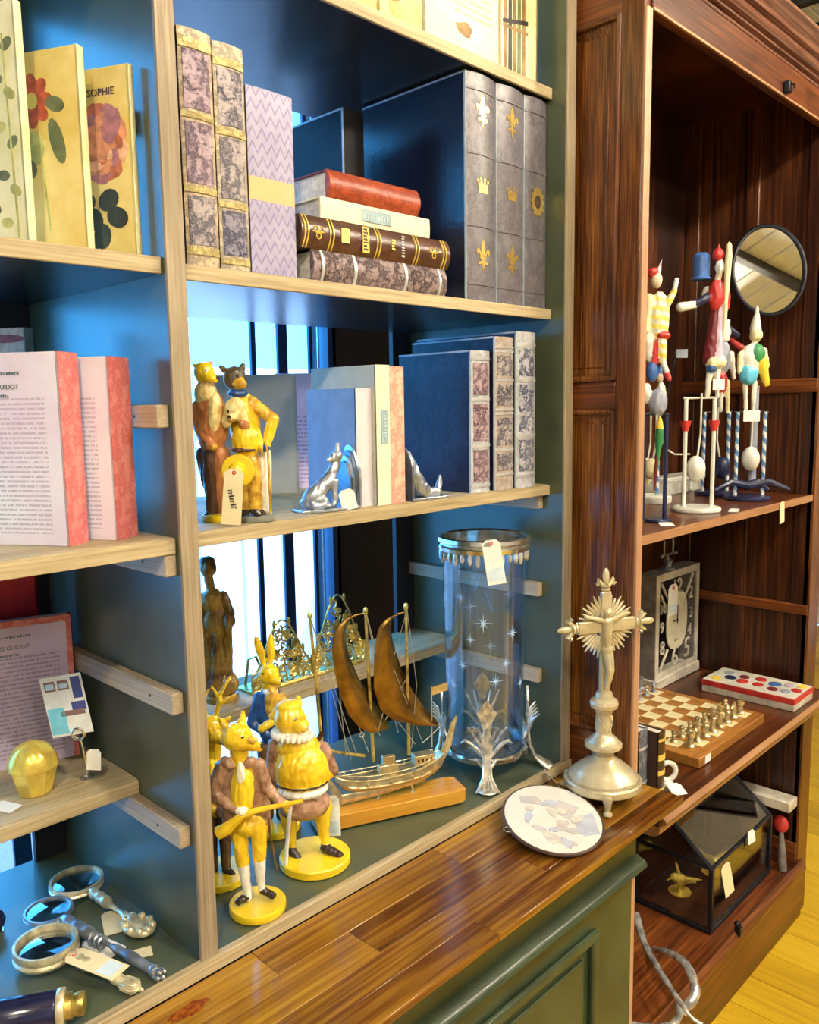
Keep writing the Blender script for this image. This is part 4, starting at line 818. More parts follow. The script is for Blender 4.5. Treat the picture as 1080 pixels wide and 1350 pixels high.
for a0 in (222,312,42,132):
    q=MB(); q.x=Matrix.Rotation(R(a0),4,'Z')
    for k in range(-2,3):   # splayed ribs from the clasp to the foot
        q.tube([(.089,.002*k,.118),(.092,.005*k,.085),(.096,.003*k,.050),(.108,.004*k,.022),(.128,.009*k,.006),(.136,.012*k,.004)],[.0022,.003,.0032,.0035,.004,.0018],7)
        q.tube([(.090,.003*k,.075),(.094,.010*k,.095),(.100,.016*k,.118),(.112,.019*k,.130)],[.003,.0028,.0025,.0012],7)
    q.ell((.134,0,.005),(.012,.018,.0048),seg=14,rings=8)
    for sg in (-1,1):
        q.tube([(.086,.010*sg,.060),(.086,.030*sg,.085),(.083,.044*sg,.092),(.078,.052*sg,.084)],[.004,.004,.0035,.0015],7)
        q.tube([(.088,.004*sg,.030),(.086,.020*sg,.052),(.080,.036*sg,.050)],[.004,.0035,.0015],7)
    q.prism([(-.004,.105),(.004,.105),(.012,.135),(.021,.152),(.014,.158),(.010,.166),(.0,.178),(-.010,.166),(-.014,.158),(-.021,.152),(-.012,.135)],.0885,.0925,0,'yz')
    obj('leafy_foot',q,'silver_cast',t,smooth=50)
price_tag('white tag with red eyelet hanging on the silver vase rim', (.673,.028,.420), (R(-6),R(-8),FY), .036,.088,'tag_white',sticker=True)

# ------------------------------------------------------------------ crucifix
plain('old_ivory', (.54,.47,.30), .26, metal=.35, var=.14, scale=40); plain('old_ivory_shade', (.32,.27,.16), .35, metal=.4, var=.3, scale=50)
t = thing('altar_crucifix','pale metal altar crucifix with sunburst on a round footed base','crucifix',(.818,-.126,-.0195),R(-26)); s=.00153; c0=(797,1050)
K=lambda r_,y:(r_*s,(c0[1]-y)*s*1.025)
zb=.030
prof=[K(48,1033),K(50,1031),K(50,1024),K(48,1022),K(45.5,1021.5),K(45,1019),K(43,1018),K(36,1011),K(26,1003),K(16,998),K(14,996),K(14,992),K(11,990),K(11,986),K(20,984),K(24,981),K(24,977),K(20,975),K(18,971),K(13,967),K(11,965),K(10,962),K(10,938),K(12,935),K(13,932),K(17.5,929),K(18.5,924),K(17,920),K(12,917),K(11,913),K(10,910),K(6,909)]
obj('pedestal',MB().lathe(prof,44),'old_ivory',t,smooth=28)
obj('rim_groove_shade',MB().torus((0,0,(c0[1]-1021.2)*s),46.5*s,.0013,(0,0,1),48,5),'old_ivory_shade',t)  # dark ring, the groove's shade put into its colour
q=MB()
for k in range(4):
    for sg in (1,-1):
        q.tube([((10.6*s)*math.cos(k*1.571+sg*u*1.6),(10.6*s)*math.sin(k*1.571+sg*u*1.6),(c0[1]-938)*s*1.025-.036*u) for u in [i/8 for i in range(9)]],.0012,5)
obj('lattice',q,'old_ivory',t)
for a0 in (-116,4,124):
    q=MB(); q.x=Matrix.Rotation(R(a0),4,'Z'); q.tube([(.066,0,.036),(.076,0,.030),(.079,0,.018),(.076,0,.008),(.080,0,.004)],[.008,.010,.007,.006,.009],10).ell((.083,0,.005),(.012,.009,.0055),seg=12,rings=8)
    obj('foot',q,'old_ivory',t)
X=lambda px:(px-804)*s*1.0; ZZ=lambda y:(c0[1]-y)*s*1.025
cr=obj('cross',MB().box(X(797),X(811),-.005,.005,ZZ(911),ZZ(780)).box(X(764),X(848),-.005,.005,ZZ(832),ZZ(816)),'old_ivory',t,bevel=.002)
def cap_lily(pos, ang, name):
    q=MB(); q.x=Matrix.Translation(pos)@Matrix.Rotation(R(ang),4,'Y')@Matrix.Scale(1.22,4)
    q.ell((0,0,.003),(.009,.006,.004),seg=12,rings=8); q.ell((0,0,.024),(.0060,.005,.014),seg=12,rings=8)
    for sg in (-1,1): q.tube([(0,0,.006),(sg*.008,0,.012),(sg*.014,0,.019),(sg*.017,0,.014),(sg*.014,0,.010)],[.004,.004,.0042,.0036,.002],8)
    q.lathe([(.008,.008),(.008,.011)],12); obj(name,q,'old_ivory',t)
cap_lily((0,0,ZZ(780)),0,'finial'); cap_lily((X(764),0,ZZ(824)),-90,'finial'); cap_lily((X(848),0,ZZ(824)),90,'finial')
q=MB(); cz=ZZ(824)
for k in range(38):
    a=2*math.pi*k/38; r1=.034; r2=(.066,.058,.062)[k%3]; q.tube([(r1*.7*math.cos(a),.0015,cz+r1*.7*math.sin(a)),(r1*1.3*math.cos(a),.0015,cz+r1*1.3*math.sin(a)),(r2*math.cos(a),.0015,cz+r2*math.sin(a))],[.0014,.0042,.0012],6)
q.torus((0,.0015,cz),.030,.002,(0,1,0),28,5)
obj('sunburst',q,'old_ivory',t,smooth=50)
pr=[E((804,805,7),(5.5,5.5,7),10,0),C((804,817,5),(803,846,6),7.5,5.5,0),C((798,815,5),(774,808,4),3.4,2.6,0),C((810,815,5),(834,808,4),3.4,2.6,0),E((804,852,6),(8,6,7),0,0),C((802,856,6),(805,878,10),5,4,0),C((805,878,10),(803,902,6),4,2.8,0),C((807,856,6),(808,878,10),5,3.8,0),C((808,878,10),(805,902,6),3.8,2.8,0)]
figure('corpus',pr,['old_ivory'],t,s*1.02,(804,1050),.0012,2,carve=.4)
# small card leaning behind the crucifix
price_tag('white card leaning behind the crucifix pedestal', (.800,-.030,-.0187), (R(-38),0,R(60)), .030,.045,'tag_white',eyelet=False,sticker=True)

# ------------------------------------------------------------------ oval medallion
plain('medal_white', (.64,.63,.58), .45, var=.04); plain('medal_grey', (.47,.45,.46), .45); plain('medal_blue', (.42,.45,.54), .45); plain('medal_rose', (.54,.48,.45), .45); plain('medal_sand', (.55,.54,.46), .45); plain('medal_rim', (.10,.06,.05), .35, metal=.4)
t = thing('oval_medallion','pale oval picture medallion in a thin dark rim lying on the worktop','medallion',(.643,-.126,.0010),0,None,(R(7.5)*1.0,R(-2),R(38)-R(90)+R(90)))
t.rotation_euler = (R(6.5), R(-6.0), R(36))
a_,b_=.106,.092
ov=lambda k,sx=1.0:(a_*sx*math.cos(2*math.pi*k/48), b_*sx*math.sin(2*math.pi*k/48))
obj('plate',MB().prism([ov(k) for k in range(48)],-.003,.003),'medal_white',t)
obj('rim',MB().tube([(*ov(k,1.0),0) for k in range(48)],.0036,8,closed=True),'medal_rim',t)
obj('hanging_ring',MB().torus((-a_*.55+.0,b_*.90,.002),.007,.0014,(0,0,1),16,6),'silver',t)
rs_=random.Random(12); shapes=[([(-.03,-.085),(.035,-.075),(.0,-.035),(-.045,-.055)],'medal_blue'),([(.0,-.032),(.045,-.05),(.06,-.01),(.015,.0)],'medal_grey'),([(.035,.02),(.06,.03),(.055,.065),(.03,.06)],'medal_grey')]
for k in range(26):
    u=rs_.uniform(0,6.28); rr=rs_.uniform(0,.80)**.5; shapes.append((oval(a_*.82*rr*math.cos(u),b_*.82*rr*math.sin(u),rs_.uniform(.008,.020),rs_.uniform(.005,.010),rs_.uniform(0,180),wob=.12),rs_.choice(('medal_grey','medal_blue','medal_rose','medal_sand','medal_sand'))))
q=MB(); ms=[]
for i,(pp,m) in enumerate(shapes):
    if m not in ms: ms.append(m)
    q.prism(pp,.003,.0033+.00003*i,ms.index(m))
pm_=obj('picture',q,ms,t,smooth=0); pm_['kind']='stuff'

# ------------------------------------------------------------------ brass filigree rack on the rear shelf
t = thing('filigree_rack','brass filigree letter rack of openwork scrolls on the rear shelf','letter rack',(.45,.372,.2214),0)
rg=random.Random(3)
def scroll_panel(x0,x1,hh,y,name):
    q=MB(); wd=x1-x0; cx=(x0+x1)/2
    top=lambda u: hh*(.62+.38*math.cos(u*math.pi*.9)) if abs(u)<1 else hh*.3
    q.tube([(cx+u*wd/2,y,top(u)) for u in [-1+i/10 for i in range(21)]],.0022,6)
    q.tube([(x0,y,.006),(x1,y,.006)],.003,6)
    for sg in (x0,x1): q.tube([(sg,y,.004),(sg,y,top(1))],.0025,6)
    for k in range(120):
        u=rg.uniform(-.92,.92); z=rg.uniform(.015,max(.03,top(u)-.010)); r_=rg.uniform(.006,.012); a=rg.uniform(0,6.28); sg=rg.choice((1,-1))
        q.tube([(cx+u*wd/2+r_*(1-i/15)*math.cos(a+sg*i*.5),y+rg.uniform(-.001,.001),z+r_*(1-i/15)*math.sin(a+sg*i*.5)) for i in range(13)],.0021,5)
    for u in (-.7,-.25,.25,.7): q.ell((cx+u*wd/2,y,top(u)+.006),(.004,.003,.009),seg=8,rings=6)
    obj(name,q,'brass_old',t)
scroll_panel(-.150,-.005,.135,-.045,'openwork_panel'); scroll_panel(-.005,.140,.160,-.045,'openwork_panel')
obj('tray',MB().box(-.150,.140,-.048,.012,0,.006),'brass_old',t,bevel=.002)
for x in (-.13,.12): obj('side_arm',MB().tube([(x,-.045,.05),(x,-.03,.07),(x,-.005,.06),(x,.010,.005)],.003,6),'brass_old',t)

# ------------------------------------------------------------------ low shelf of the left bay
plain('brass_bright', (.86,.64,.12), .24, metal=.45, var=.25, scale=30)
t = thing('brass_squash','faceted brass squash shaped box with ribbed domed lid','ornament',(-.150,.228,SL))
obj('cup',MB().lathe([(.021,0),(.023,.002),(.033,.038),(.033,.041),(.030,.042)],8),'brass_bright',t,smooth=0,rot=(0,0,R(10)))
q=MB(); V=[];F=[];seg=48
for i in range(9):
    th=math.pi/2*i/8
    for k in range(seg):
        a=2*math.pi*k/seg; r_=.0325*math.cos(th)*(1+.07*abs(math.cos(4*a)))+.0005; V.append((r_*math.cos(a),r_*math.sin(a),.041+.036*math.sin(th)))
for i in range(8):
    for k in range(seg): F.append((i*seg+k,i*seg+(k+1)%seg,(i+1)*seg+(k+1)%seg,(i+1)*seg+k))
F.append(tuple(8*seg+k for k in range(seg))); F.append(tuple(range(seg)))
obj('ribbed_lid',q.add(V,F),'brass_bright',t,smooth=40,rot=(0,0,R(10)))
plain('photo_sky', (.50,.68,.80), .4); plain('photo_pale', (.80,.82,.76), .4); plain('photo_cyan', (.20,.62,.78), .4); plain('photo_brown', (.25,.14,.12), .4); plain('photo_navy', (.05,.07,.25), .4)
t = thing('photo_clip','silver photo clip stand holding a small colour photograph','photo holder',(-.080,.212,SL),FY)
q=MB(); q.lathe([(.010,0),(.010,.003),(.004,.006),(.003,.008)],16).tube([(0,0,.006),(.001,0,.02),(-.003,0,.05),(-.006,0,.065)],.0022,8)
obj('stem',q,'silver',t)
obj('clip_ring',MB().torus((-.008,-.003,.072),.009,.0018,(0,1,0),20,6).torus((-.008,.003,.072),.009,.0018,(0,1,0),20,6),'silver',t)
ph=obj('photograph',MB().box(-.031,.031,-.0005,.0005,0,.092),'photo_pale',t,(-.016,0,.070),(0,R(-9),0),smooth=0)
q=MB(); ms=[]
for (x0,x1,z0,z1),m in (((-.026,-.010,.070,.085),'photo_brown'),((-.006,.010,.070,.085),'photo_brown'),((.014,.028,.055,.088),'photo_navy'),((.008,.029,.036,.050),'photo_navy'),((-.029,-.004,.004,.044),'photo_cyan'),((-.010,.026,.030,.038),'photo_brown'),((-.024,-.012,.073,.082),'photo_sky'),((-.004,.008,.073,.080),'photo_sky')):
    if m not in ms: ms.append(m)
    q.box(x0,x1,-.0008-.0001*len(ms),-.0005,z0,z1,ms.index(m))
pq=obj('print',q,ms,ph,smooth=0); pq['kind']='stuff'
price_tag('small white tag tied to the photo clip stand', (-.0755,.197,SL+.018), (0,R(4),FY), .021,.032,'tag_white',eyelet=False)
price_tag('white tag lying on the low shelf edge beside the brass squash', (-.190,.192,SL+.0012), (R(-88),0,R(25)), .024,.040,'tag_white',eyelet=False)

# ------------------------------------------------------------------ magnifying glasses and telescope
glassy('lens_glass', (.95,.98,1), .8); plain('ivory_brass', (.74,.66,.42), .3, metal=.5, var=.3, scale=60)
def magnifier(label, c, end, r_, m, thick, ornament, z=.014, tilt=0):
    d_=Vector((end[0]-c[0],end[1]-c[1],0)); ln=d_.length; yaw=math.atan2(d_.y,d_.x)
    T=thing('magnifying_glass',label,'magnifier',(c[0],c[1],.0012),yaw,'magnifying glasses on the bottom board')
    H=z
    obj('ring',MB().lathe([(r_*.93,H-thick),(r_,H-thick),(r_*1.04,H-thick*.6),(r_*.99,H-thick*.2),(r_*1.04,H+thick*.3),(r_*1.02,H+thick),(r_*.93,H+thick),(r_*.90,H),(r_*.93,H-thick)],40,cap=False),m,T,smooth=40)
    obj('lens',MB().lathe([(0,H-.006),(r_*.5,H-.005),(r_*.93,H-.001),(r_*.93,H+.001),(r_*.5,H+.006),(0,H+.0075)],36,cap=False),'lens_glass',T,smooth=60)
    hz=[(r_,.004),(r_+.012,.006),(r_+.02,.009),(r_+.028,.006)]
    L_=ln-r_; q=MB(); n=26; pts=[];rad=[]
    for i in range(n+1):
        u=i/n; x=r_+L_*u; pts.append((x,0,H-(H-.0095)*u)); 
        base=.005+.002*math.sin(u*9)
        for a,w_,h in ((.06,.03,.004),(.18,.03,.003),(.30,.05,.004),(.62,.04,.003),(.75,.06,.003)): base+=h*math.exp(-((u-a)/w_)**2)
        rad.append(min(base,.0095))
    q.tube(pts,rad,12); obj('handle',q,m,T,smooth=60)
    q=MB(); e=Vector(pts[-1])
    if ornament=='crown':
        q.torus((ln-.02,0,.010),.020,.0048,(0,0,1),24,8,sx=1.25,sy=.85)
        for k in range(9): a=2*math.pi*k/9; q.ell((ln-.02+.025*math.cos(a),.017*math.sin(a),.013),(.0058,.0058,.0065),seg=10,rings=7)
        q.ell((ln-.02,0,.009),(.024,.016,.005),seg=12,rings=8)
    elif ornament=='claw':
        q.ell(e,(.010,.0085,.0085),seg=12,rings=8)
        for k in range(4): a=k*1.57+.4; q.ell((e.x+.010,.006*math.cos(a),.0085+.005*math.sin(a)),(.0075,.0038,.0038),seg=8,rings=6)
        for u in (.35,.40,.45): obj('handle_ring',MB().torus((r_+L_*u,0,.013),.0085,.0022,(1,.3*u,0),14,5),m,T)
    else:
        q.ell((e.x-.004,0,.010),(.016,.010,.009),seg=14,rings=8); q.ell((e.x+.012,0,.009),(.008,.003,.003),seg=8,rings=6)
        for k in range(8): a=k*.785; q.tube([(e.x-.016,.009*math.cos(a),.010+.008*math.sin(a)),(e.x+.004,.010*math.cos(a),.010+.0085*math.sin(a)),(e.x+.014,0,.009)],.0014,5)
    obj('finial',q,m,T,smooth=50)
    return T
magnifier('cream brass magnifying glass with a wreath shaped handle end',(-.074,.292),(-.052,.108),.040,'ivory_brass',.006,'crown',.020)
magnifier('silver magnifying glass with a clawed handle tip',(-.138,.244),(-.088,.020),.034,'pewter',.0035,'claw',.022)
magnifier('thick rimmed brass magnifying glass with a pine cone finial',(-.176,.160),(-.123,.014),.042,'ivory_brass',.010,'cone',.022)
price_tag('manila tag lying between the cream and silver magnifying glasses', (-.080,.150,.0016), (R(-89.2),0,R(-20)), .030,.060, eyelet=False)
price_tag('second manila tag under the wreath handled magnifying glass', (-.062,.075,.0016), (R(-89.2),0,R(70)), .022,.040, eyelet=False)
price_tag('white paper tag under the silver magnifying glass handle', (-.098,.105,.0016), (R(-89.2),0,R(15)), .030,.065, 'tag_white', eyelet=False)
price_tag('manila tag with red eyelet lying over the pine cone handled magnifying glass', (-.128,.034,.0220), (R(-86),R(2),R(22)), .034,.088, sticker=True)
plain('navy_lacquer', (.012,.014,.05), .15, spec=.7)
d_=Vector((.13,-.078,0)); 
t = thing('telescope','navy lacquered telescope with a brass end cap on the bottom board','telescope',(-.318,.092,.0232),0,None,(0,R(90),math.atan2(d_.y,d_.x)))
obj('tube',MB().lathe([(.0205,0),(.0215,.002),(.0215,.118),(.0205,.120)],32),'navy_lacquer',t)
obj('collar',MB().lathe([(.0215,.1205),(.0225,.122),(.0225,.128),(.0215,.130)],32),'ivory_brass',t)
obj('eyepiece',MB().lathe([(.016,.1302),(.0165,.138),(.013,.140),(.015,.146),(.014,.152),(.008,.154)],28),'brass_old',t)
t = thing('paperweight','dark blue glass knob at the edge of the bottom board','paperweight',(-.205,.285,.0012))
obj('knob',MB().lathe([(.010,0),(.014,.002),(.012,.006),(.017,.012),(.019,.020),(.016,.029),(.008,.034),(0,.035)],28),'navy_lacquer',t,smooth=60)
obj('collar',MB().lathe([(.0148,.0),(.0155,.0015),(.0148,.003)],28),'silver',t)
# ------------------------------------------------------------------ things in the armoire
def pj(P):
    v=Vector(P)-CAM; z=v.dot(_d); return 540+FPX*v.dot(_r2)/z, 675-FPX*v.dot(_u2)/z, z/FPX
plain('toy_white', (.70,.71,.64), .35, var=.1); plain('toy_blue', (.05,.14,.42), .35, var=.2); plain('toy_navy', (.015,.02,.07), .3, var=.2); plain('toy_red', (.50,.035,.03), .35, var=.2); plain('toy_yellow', (.80,.60,.05), .35, var=.15); plain('toy_green', (.03,.22,.07), .35); plain('toy_maroon', (.17,.02,.03), .35); plain('toy_lilac', (.52,.40,.52), .4); plain('toy_grey', (.30,.33,.42), .4); plain('toy_cream', (.76,.70,.42), .4); plain('toy_skin', (.66,.55,.40), .4); plain('toy_sky', (.10,.45,.66), .35)
TM=['toy_white','toy_blue','toy_navy','toy_red','toy_yellow','toy_green','toy_maroon','toy_lilac','toy_grey','toy_cream','toy_skin','toy_sky','harlequin']
tW,tB,tN,tR,tY,tG,tM,tL,tGr,tC,tS,tK=range(12)
def striped(name,c1,c2,pitch):
    m, nt, b = _mat(name); N = NT(nt); X = N.xyz(N.co())
    ang=N.m('ADD',N.m('MULTIPLY',X[2],1/pitch),N.m('MULTIPLY',N.m('ARCTAN2',X[1],X[0]),1/6.283))
    nt.links.new(N.mix(N.m('GREATER_THAN',N.m('FRACT',ang),.5),c1,c2),b.inputs['Base Color']); b.inputs['Roughness'].default_value=.35
striped('barber_blue',(.70,.74,.74),(.08,.22,.48),.032); striped('harlequin',(.80,.64,.12),(.72,.70,.55),.02)
def toy(label, loc, base_m, base_r, posts, ybar, post_m, ball, ball_m, prims, extra=None, base_h=.012, vox=.0030):
    cx,cy,s = pj(loc); T=thing('balance_toy',label,'toy',loc,FY,'painted balance toys on the armoire shelf'); c0=(cx,cy)
    P=lambda x,y,d=0:Vector(((x-cx)*s,-d*s,(cy-y)*s))
    obj('base',MB().lathe([(base_r*.96,0),(base_r,.003),(base_r,base_h-.004),(base_r*.93,base_h)],40),base_m,T)
    for x in posts:
        p=P(x,ybar); obj('post',MB().lathe([(.0050,base_h-.001),(.0050,p.z)],12),post_m,T,(p.x,0,0))
    a,c=P(posts[0]-4,ybar),P(posts[1]+4,ybar); obj('crossbar',MB().tube([a,c],.0028,8),'black_metal' if post_m!='toy_white' else 'toy_white',T)
    bx,by,rx,rz=ball; m=P(bx,by,-3)
    obj('pendulum',MB().ell(m,(rx*s,rz*s*.8,rz*s),seg=24,rings=14),ball_m,T)
    mid=(posts[0]+posts[1])/2
    obj('pendulum_rod',MB().tube([P(mid,ybar-6,4),P(mid+2,(ybar+by)/2,-2),P(bx,by,-3)],.0026,8),'toy_white',T)
    if prims: figure('figure',prims,TM,T,s,c0,vox,2)
    if extra: extra(T,P,s)
    return T
def cups(T,P,s):
    for x in (901,938):
        p=P(x,562); obj('red_cup',MB().lathe([(.0075,-.012),(.010,.0),(.0125,.012),(.0135,.013),(.011,.0),(.0,-.008)],16,cap=False),'toy_red',T,p)
    obj('staff',MB().tube([P(947,332,8),P(947,336,8),P(947,350,8),P(945,400,8),P(944,452,8)],[.001,.006,.008,.006,.003],10),'toy_cream',T)
    obj('hat_drum',MB().lathe([(.024,0),(.024,.003),(.020,.006),(.020,.055),(.014,.062),(0,.064)],24,cap=False),'toy_blue',T,P(918,376,-8),label='blue tall crowned hat')
    obj('tag',MB().box(-.014,.014,-.0006,.0006,0,.026),'tag_white',T,P(938,516,12))
pr=[C((930,478,0),(938,398,0),9,7,tM),C((938,478,4),(941,405,4),6,5,tL),E((936,398,2),(11,9,22),0,tR),E((946,402,4),(6,6,18),0,tR),C((936,378,2),(938,368,2),4,4,tS),E((938,362,3),(6,6,9),0,tW),E((936,347,2),(8,7,8),0,tR),C((936,340,2),(937,332,2),2.5,.8,tR),C((927,398,0),(908,408,2),6,5,tN),C((908,408,2),(890,411,2),5,6,tW),C((932,480,2),(942,480,2),9,9,tC),E((931,488,4),(7,6,6),0,tB),C((930,490,0),(928,524,0),4,3,tW),C((940,490,0),(941,524,0),4,3,tW),C((949,430,4),(949,452,4),4,3.5,tW),C((926,390,-6),(924,400,-6),6,5,tW)]
toy('tall balance toy of a red robed king with staff on white posts',(1.365,-.049,.5005),'toy_white',.058,(901,938),526,'toy_white',(917,618,12,17),'toy_white',pr,cups)
pr=[C((988,438,0),(989,409,0),7,1.2,tW),C((988,440,0),(988,424,0),7,4.6,tW),E((988,446,2),(8,8,9),0,tC),E((985,475,0),(15,9,20),0,tW),E((990,470,4),(9,7,13),0,tG),E((980,496,2),(12,9,13),0,tK),C((996,480,2),(1004,508,2),8,4,tY),C((970,470,0),(968,492,2),4,3,tC),C((1000,466,0),(1004,485,2),4,3,tC),C((977,506,0),(979,540,0),3.5,2.5,tW),C((989,506,0),(989,540,0),3.5,2.5,tW)]
def t3(T,P,s):
    q=MB()
    for a,c in (((985,640),(1040,646)),((985,640),(942,646)),((985,640),(1012,646))): q.tube([P(*a),P((a[0]+c[0])/2,(a[1]+c[1])/2-8),P(*c)],[.012,.010,.006],8)
    q.x=Matrix.Identity(4); obj('splayed_leg',q,'toy_navy',T); obj('tag',MB().box(-.022,.022,-.0006,.0006,0,.030),'tag_white',T,P(983,556,10))
    obj('rear_post',MB().tube([P(999,510,-20),P(999,640,-20)],.010,10),'toy_grey',T)
toy('balance toy of a clown in a pointed hat over blue striped posts',(1.680,-.045,.5005),'toy_navy',.060,(969,1005),544,'barber_blue',(989,605,11,16),'toy_white',pr,t3)
pr=[E((950,443,0),(6,6,9),0,tW),C((954,438,-2),(966,446,-4),5,4,tN),E((948,474,0),(9,7,22),0,tGr),C((940,470,0),(934,496,2),6,7,tY),E((944,505,0),(10,8,16),0,tR),C((958,470,0),(962,500,0),4,3,tW),C((958,452,0),(970,462,2),3,4,tR),C((945,518,0),(946,542,0),4,3,tW),C((954,505,0),(956,545,0),3.5,2.5,tC)]
toy('balance toy of a grey coated jester with a dark blue pendulum',(1.745,.080,.5005),'toy_navy',.052,(926,958),544,'barber_blue',(951,617,10,15),'toy_navy',pr)
pr=[E((859,378,0),(7,7,10),0,tS),E((853,368,0),(8,7,6),-15,tR),C((862,366,0),(865,352,0),3,1.2,tW),E((863,425,0),(13,9,34),0,12),C((872,408,2),(881,392,4),5,4,12),C((881,392,4),(883,378,4),3.5,3,tW),C((850,400,0),(847,440,0),6,6,tC),E((852,455,-2),(9,8,26),0,tW),E((868,447,4),(9,8,5),0,tR),C((866,455,2),(868,478,2),7,5,12),C((868,478,2),(874,496,4),4,3.5,tW),C((874,496,4),(876,502,6),4,3.5,tR),C((858,455,2),(858,480,2),5,4,tR),E((856,492,0),(8,7,14),0,tB),E((849,520,-2),(7,6,14),0,tW),E((864,532,0),(12,10,18),0,tGr),C((862,545,0),(862,548,0),4,3,tN)]
def t1(T,P,s):
    obj('pear_float',MB().tube([P(864,556,10),P(864,566,10),P(864,580,10),P(863,592,10),P(863,604,10),P(860,640,10)],[.002,.008,.009,.006,.003,.0012],10,),'toy_green',T)
    obj('float_cap',MB().tube([P(864,550,10),P(864,556,10),P(864,565,10)],[.002,.006,.0085],10),'toy_yellow',T)
    obj('float_stem',MB().tube([P(861,600,10),P(860,628,10),P(859,645,10)],[.003,.0045,.002],8),'toy_maroon',T)
toy('balance toy of a yellow harlequin on thin dark blue posts',(1.145,-.062,.5005),'toy_navy',.030,(847,876),547,'toy_navy',(858,618,9,14),'toy_cream',pr,t1,.006)
def t5(T,P,s):
    obj('bracket_rod',MB().tube([P(889,470,-6),P(874,545,-6)],.003,8),'black_metal',T); obj('curved_wire',MB().tube([P(871,572,-6),P(878,592,-6),P(890,600,-6),P(910,600,-6)],.0028,8),'wire',T)
    obj('bracket_plate',MB().box(-.015,.015,-.008,.008,-.01,.012),'toy_grey',T,P(895,470,-6))
pr=[E((868,520,0),(7,6,14),0,tW),E((866,500,0),(5,5,7),0,tS),C((866,494,0),(867,484,0),4,1,tB)]
toy('white based balance toy with a small pale figure behind the harlequin',(1.470,.125,.5005),'toy_white',.050,(843,866),545,'barber_blue',(852,622,8,18),'toy_cream',pr,t5,.020)
bx=thing('storage_box','low white cardboard box at the back of the armoire shelf','box',(1.75,.205,.5003)); obj('box_body',MB().box(-.13,.13,-.035,.035,0,.036),'toy_white',bx,bevel=.002); obj('lid',MB().box(-.133,.133,-.038,.038,.036,.050),'toy_white',bx,bevel=.002)
price_tag('white paper tag lying by the harlequin toy base', (1.085,-.118,.5011), (R(-89.5),0,R(-55)), .030,.055,'tag_white',eyelet=False)
price_tag('white paper tag lying before the king balance toy', (1.40,-.126,.5011), (R(-89.5),0,R(-72)), .022,.060,'tag_white',eyelet=False)
price_tag('cream paper tag hanging over the armoire shelf edge', (1.672,-.1440,.445), (R(6),R(-14),R(-10)), .022,.060,'manila',eyelet=False)
# oval mirror
m, nt, b = _mat('mirror_glass'); b.inputs['Metallic'].default_value=1; b.inputs['Roughness'].default_value=.02; b.inputs['Base Color'].default_value=(.86,.88,.86,1)
nrm=Vector((-.73,-.53,.24)).normalized(); ct_=Vector((1.80,-.032,1.126))
t = thing('oval_mirror','oval shaving mirror in a dark metal frame inside the armoire','mirror',ct_,0,None,nrm.to_track_quat('Z','Y').to_euler())
sx,sy=.093,.126
E2=lambda k,f_=1.:(sx*f_*math.cos(2*math.pi*k/56), sy*f_*math.sin(2*math.pi*k/56))
obj('glass',MB().prism([E2(k,.97) for k in range(56)],-.001,.001),'mirror_glass',t,smooth=0)
obj('backing',MB().prism([E2(k,.99) for k in range(56)],-.010,-.0012),'black_metal',t)
obj('frame',MB().tube([(*E2(k,1.02),.001) for k in range(56)],.0065,8,closed=True),'black_metal',t)
wall_pt=t.matrix_world
q=MB(); iv=(Matrix.Translation(ct_)@nrm.to_track_quat('Z','Y').to_matrix().to_4x4()).inverted(); wp=iv@Vector((1.906,.02,1.03)); q.tube([(0,-.02,-.010),(0,-.03,-.03),wp],.005,8); obj('bracket_arm',q,'black_metal',t)
# table clock
plain('clock_grey', (.19,.17,.155), .5, var=.3, scale=30); plain('clock_pale', (.50,.46,.38), .45, var=.2, scale=30); plain('clock_dial', (.62,.58,.42), .4, var=.1); plain('clock_void', (.02,.012,.010), .6)
cw,chh,cd=.278,.348,.055
t = thing('table_clock','grey framed table clock with openwork numerals and a key on top','clock',(1.625,.190,WAIST+.0004))
obj('case',MB().box(0,.022,0,cd,.03,chh).box(cw-.022,cw,0,cd,.03,chh).box(.022,cw-.022,0,cd,chh-.024,chh).box(.022,cw-.022,cd-.004,cd,.03,chh-.024,1),['clock_grey','clock_void'],t,bevel=.001)
obj('front_frame',MB().box(0,.020,-.004,-.0002,.03,chh).box(cw-.020,cw,-.004,-.0002,.03,chh).box(.020,cw-.020,-.004,-.0002,chh-.022,chh).box(.020,cw-.020,-.004,-.0002,.03,.048),'clock_pale',t,bevel=.001)
obj('plinth',MB().box(-.006,cw+.006,-.010,cd,0,.030),'clock_pale',t,bevel=.003)
dc=(cw/2-.004,.192); sup=lambda t_,p:math.copysign(abs(math.cos(t_))**p,math.cos(t_)); sup2=lambda t_,p:math.copysign(abs(math.sin(t_))**p,math.sin(t_))
dl=obj('dial',MB().prism([(dc[0]+.066*sup(k*.1963,.8),dc[1]+.092*sup2(k*.1963,.8)) for k in range(32)],-.003,.001,0,'xz'),'clock_dial',t)
for n_,x,z,sz in (('12',.134,.296,.062),('2',.226,.262,.058),('3',.228,.196,.048),('4',.222,.142,.052),('5',.208,.086,.088),('6',.128,.076,.084),('8',.046,.118,.060),('9',.042,.182,.050),('10',.046,.238,.040)):
    vs,fs=text_mb(n_,sz,depth=.002); obj('numeral',MB().add(on_plane(vs,(x,-.001,z),(1,0,0),(0,0,1)),fs),'clock_pale',t,smooth=0)
for a_c in (((.080,.262),(.034,.318)),((.060,.245),(.030,.285)),((.190,.262),(.236,.322)),((.080,.108),(.034,.054))):
    obj('dial_spoke',MB().tube([(a_c[0][0],-.001,a_c[0][1]),(a_c[1][0],-.001,a_c[1][1])],.0042,6),'clock_pale',t)
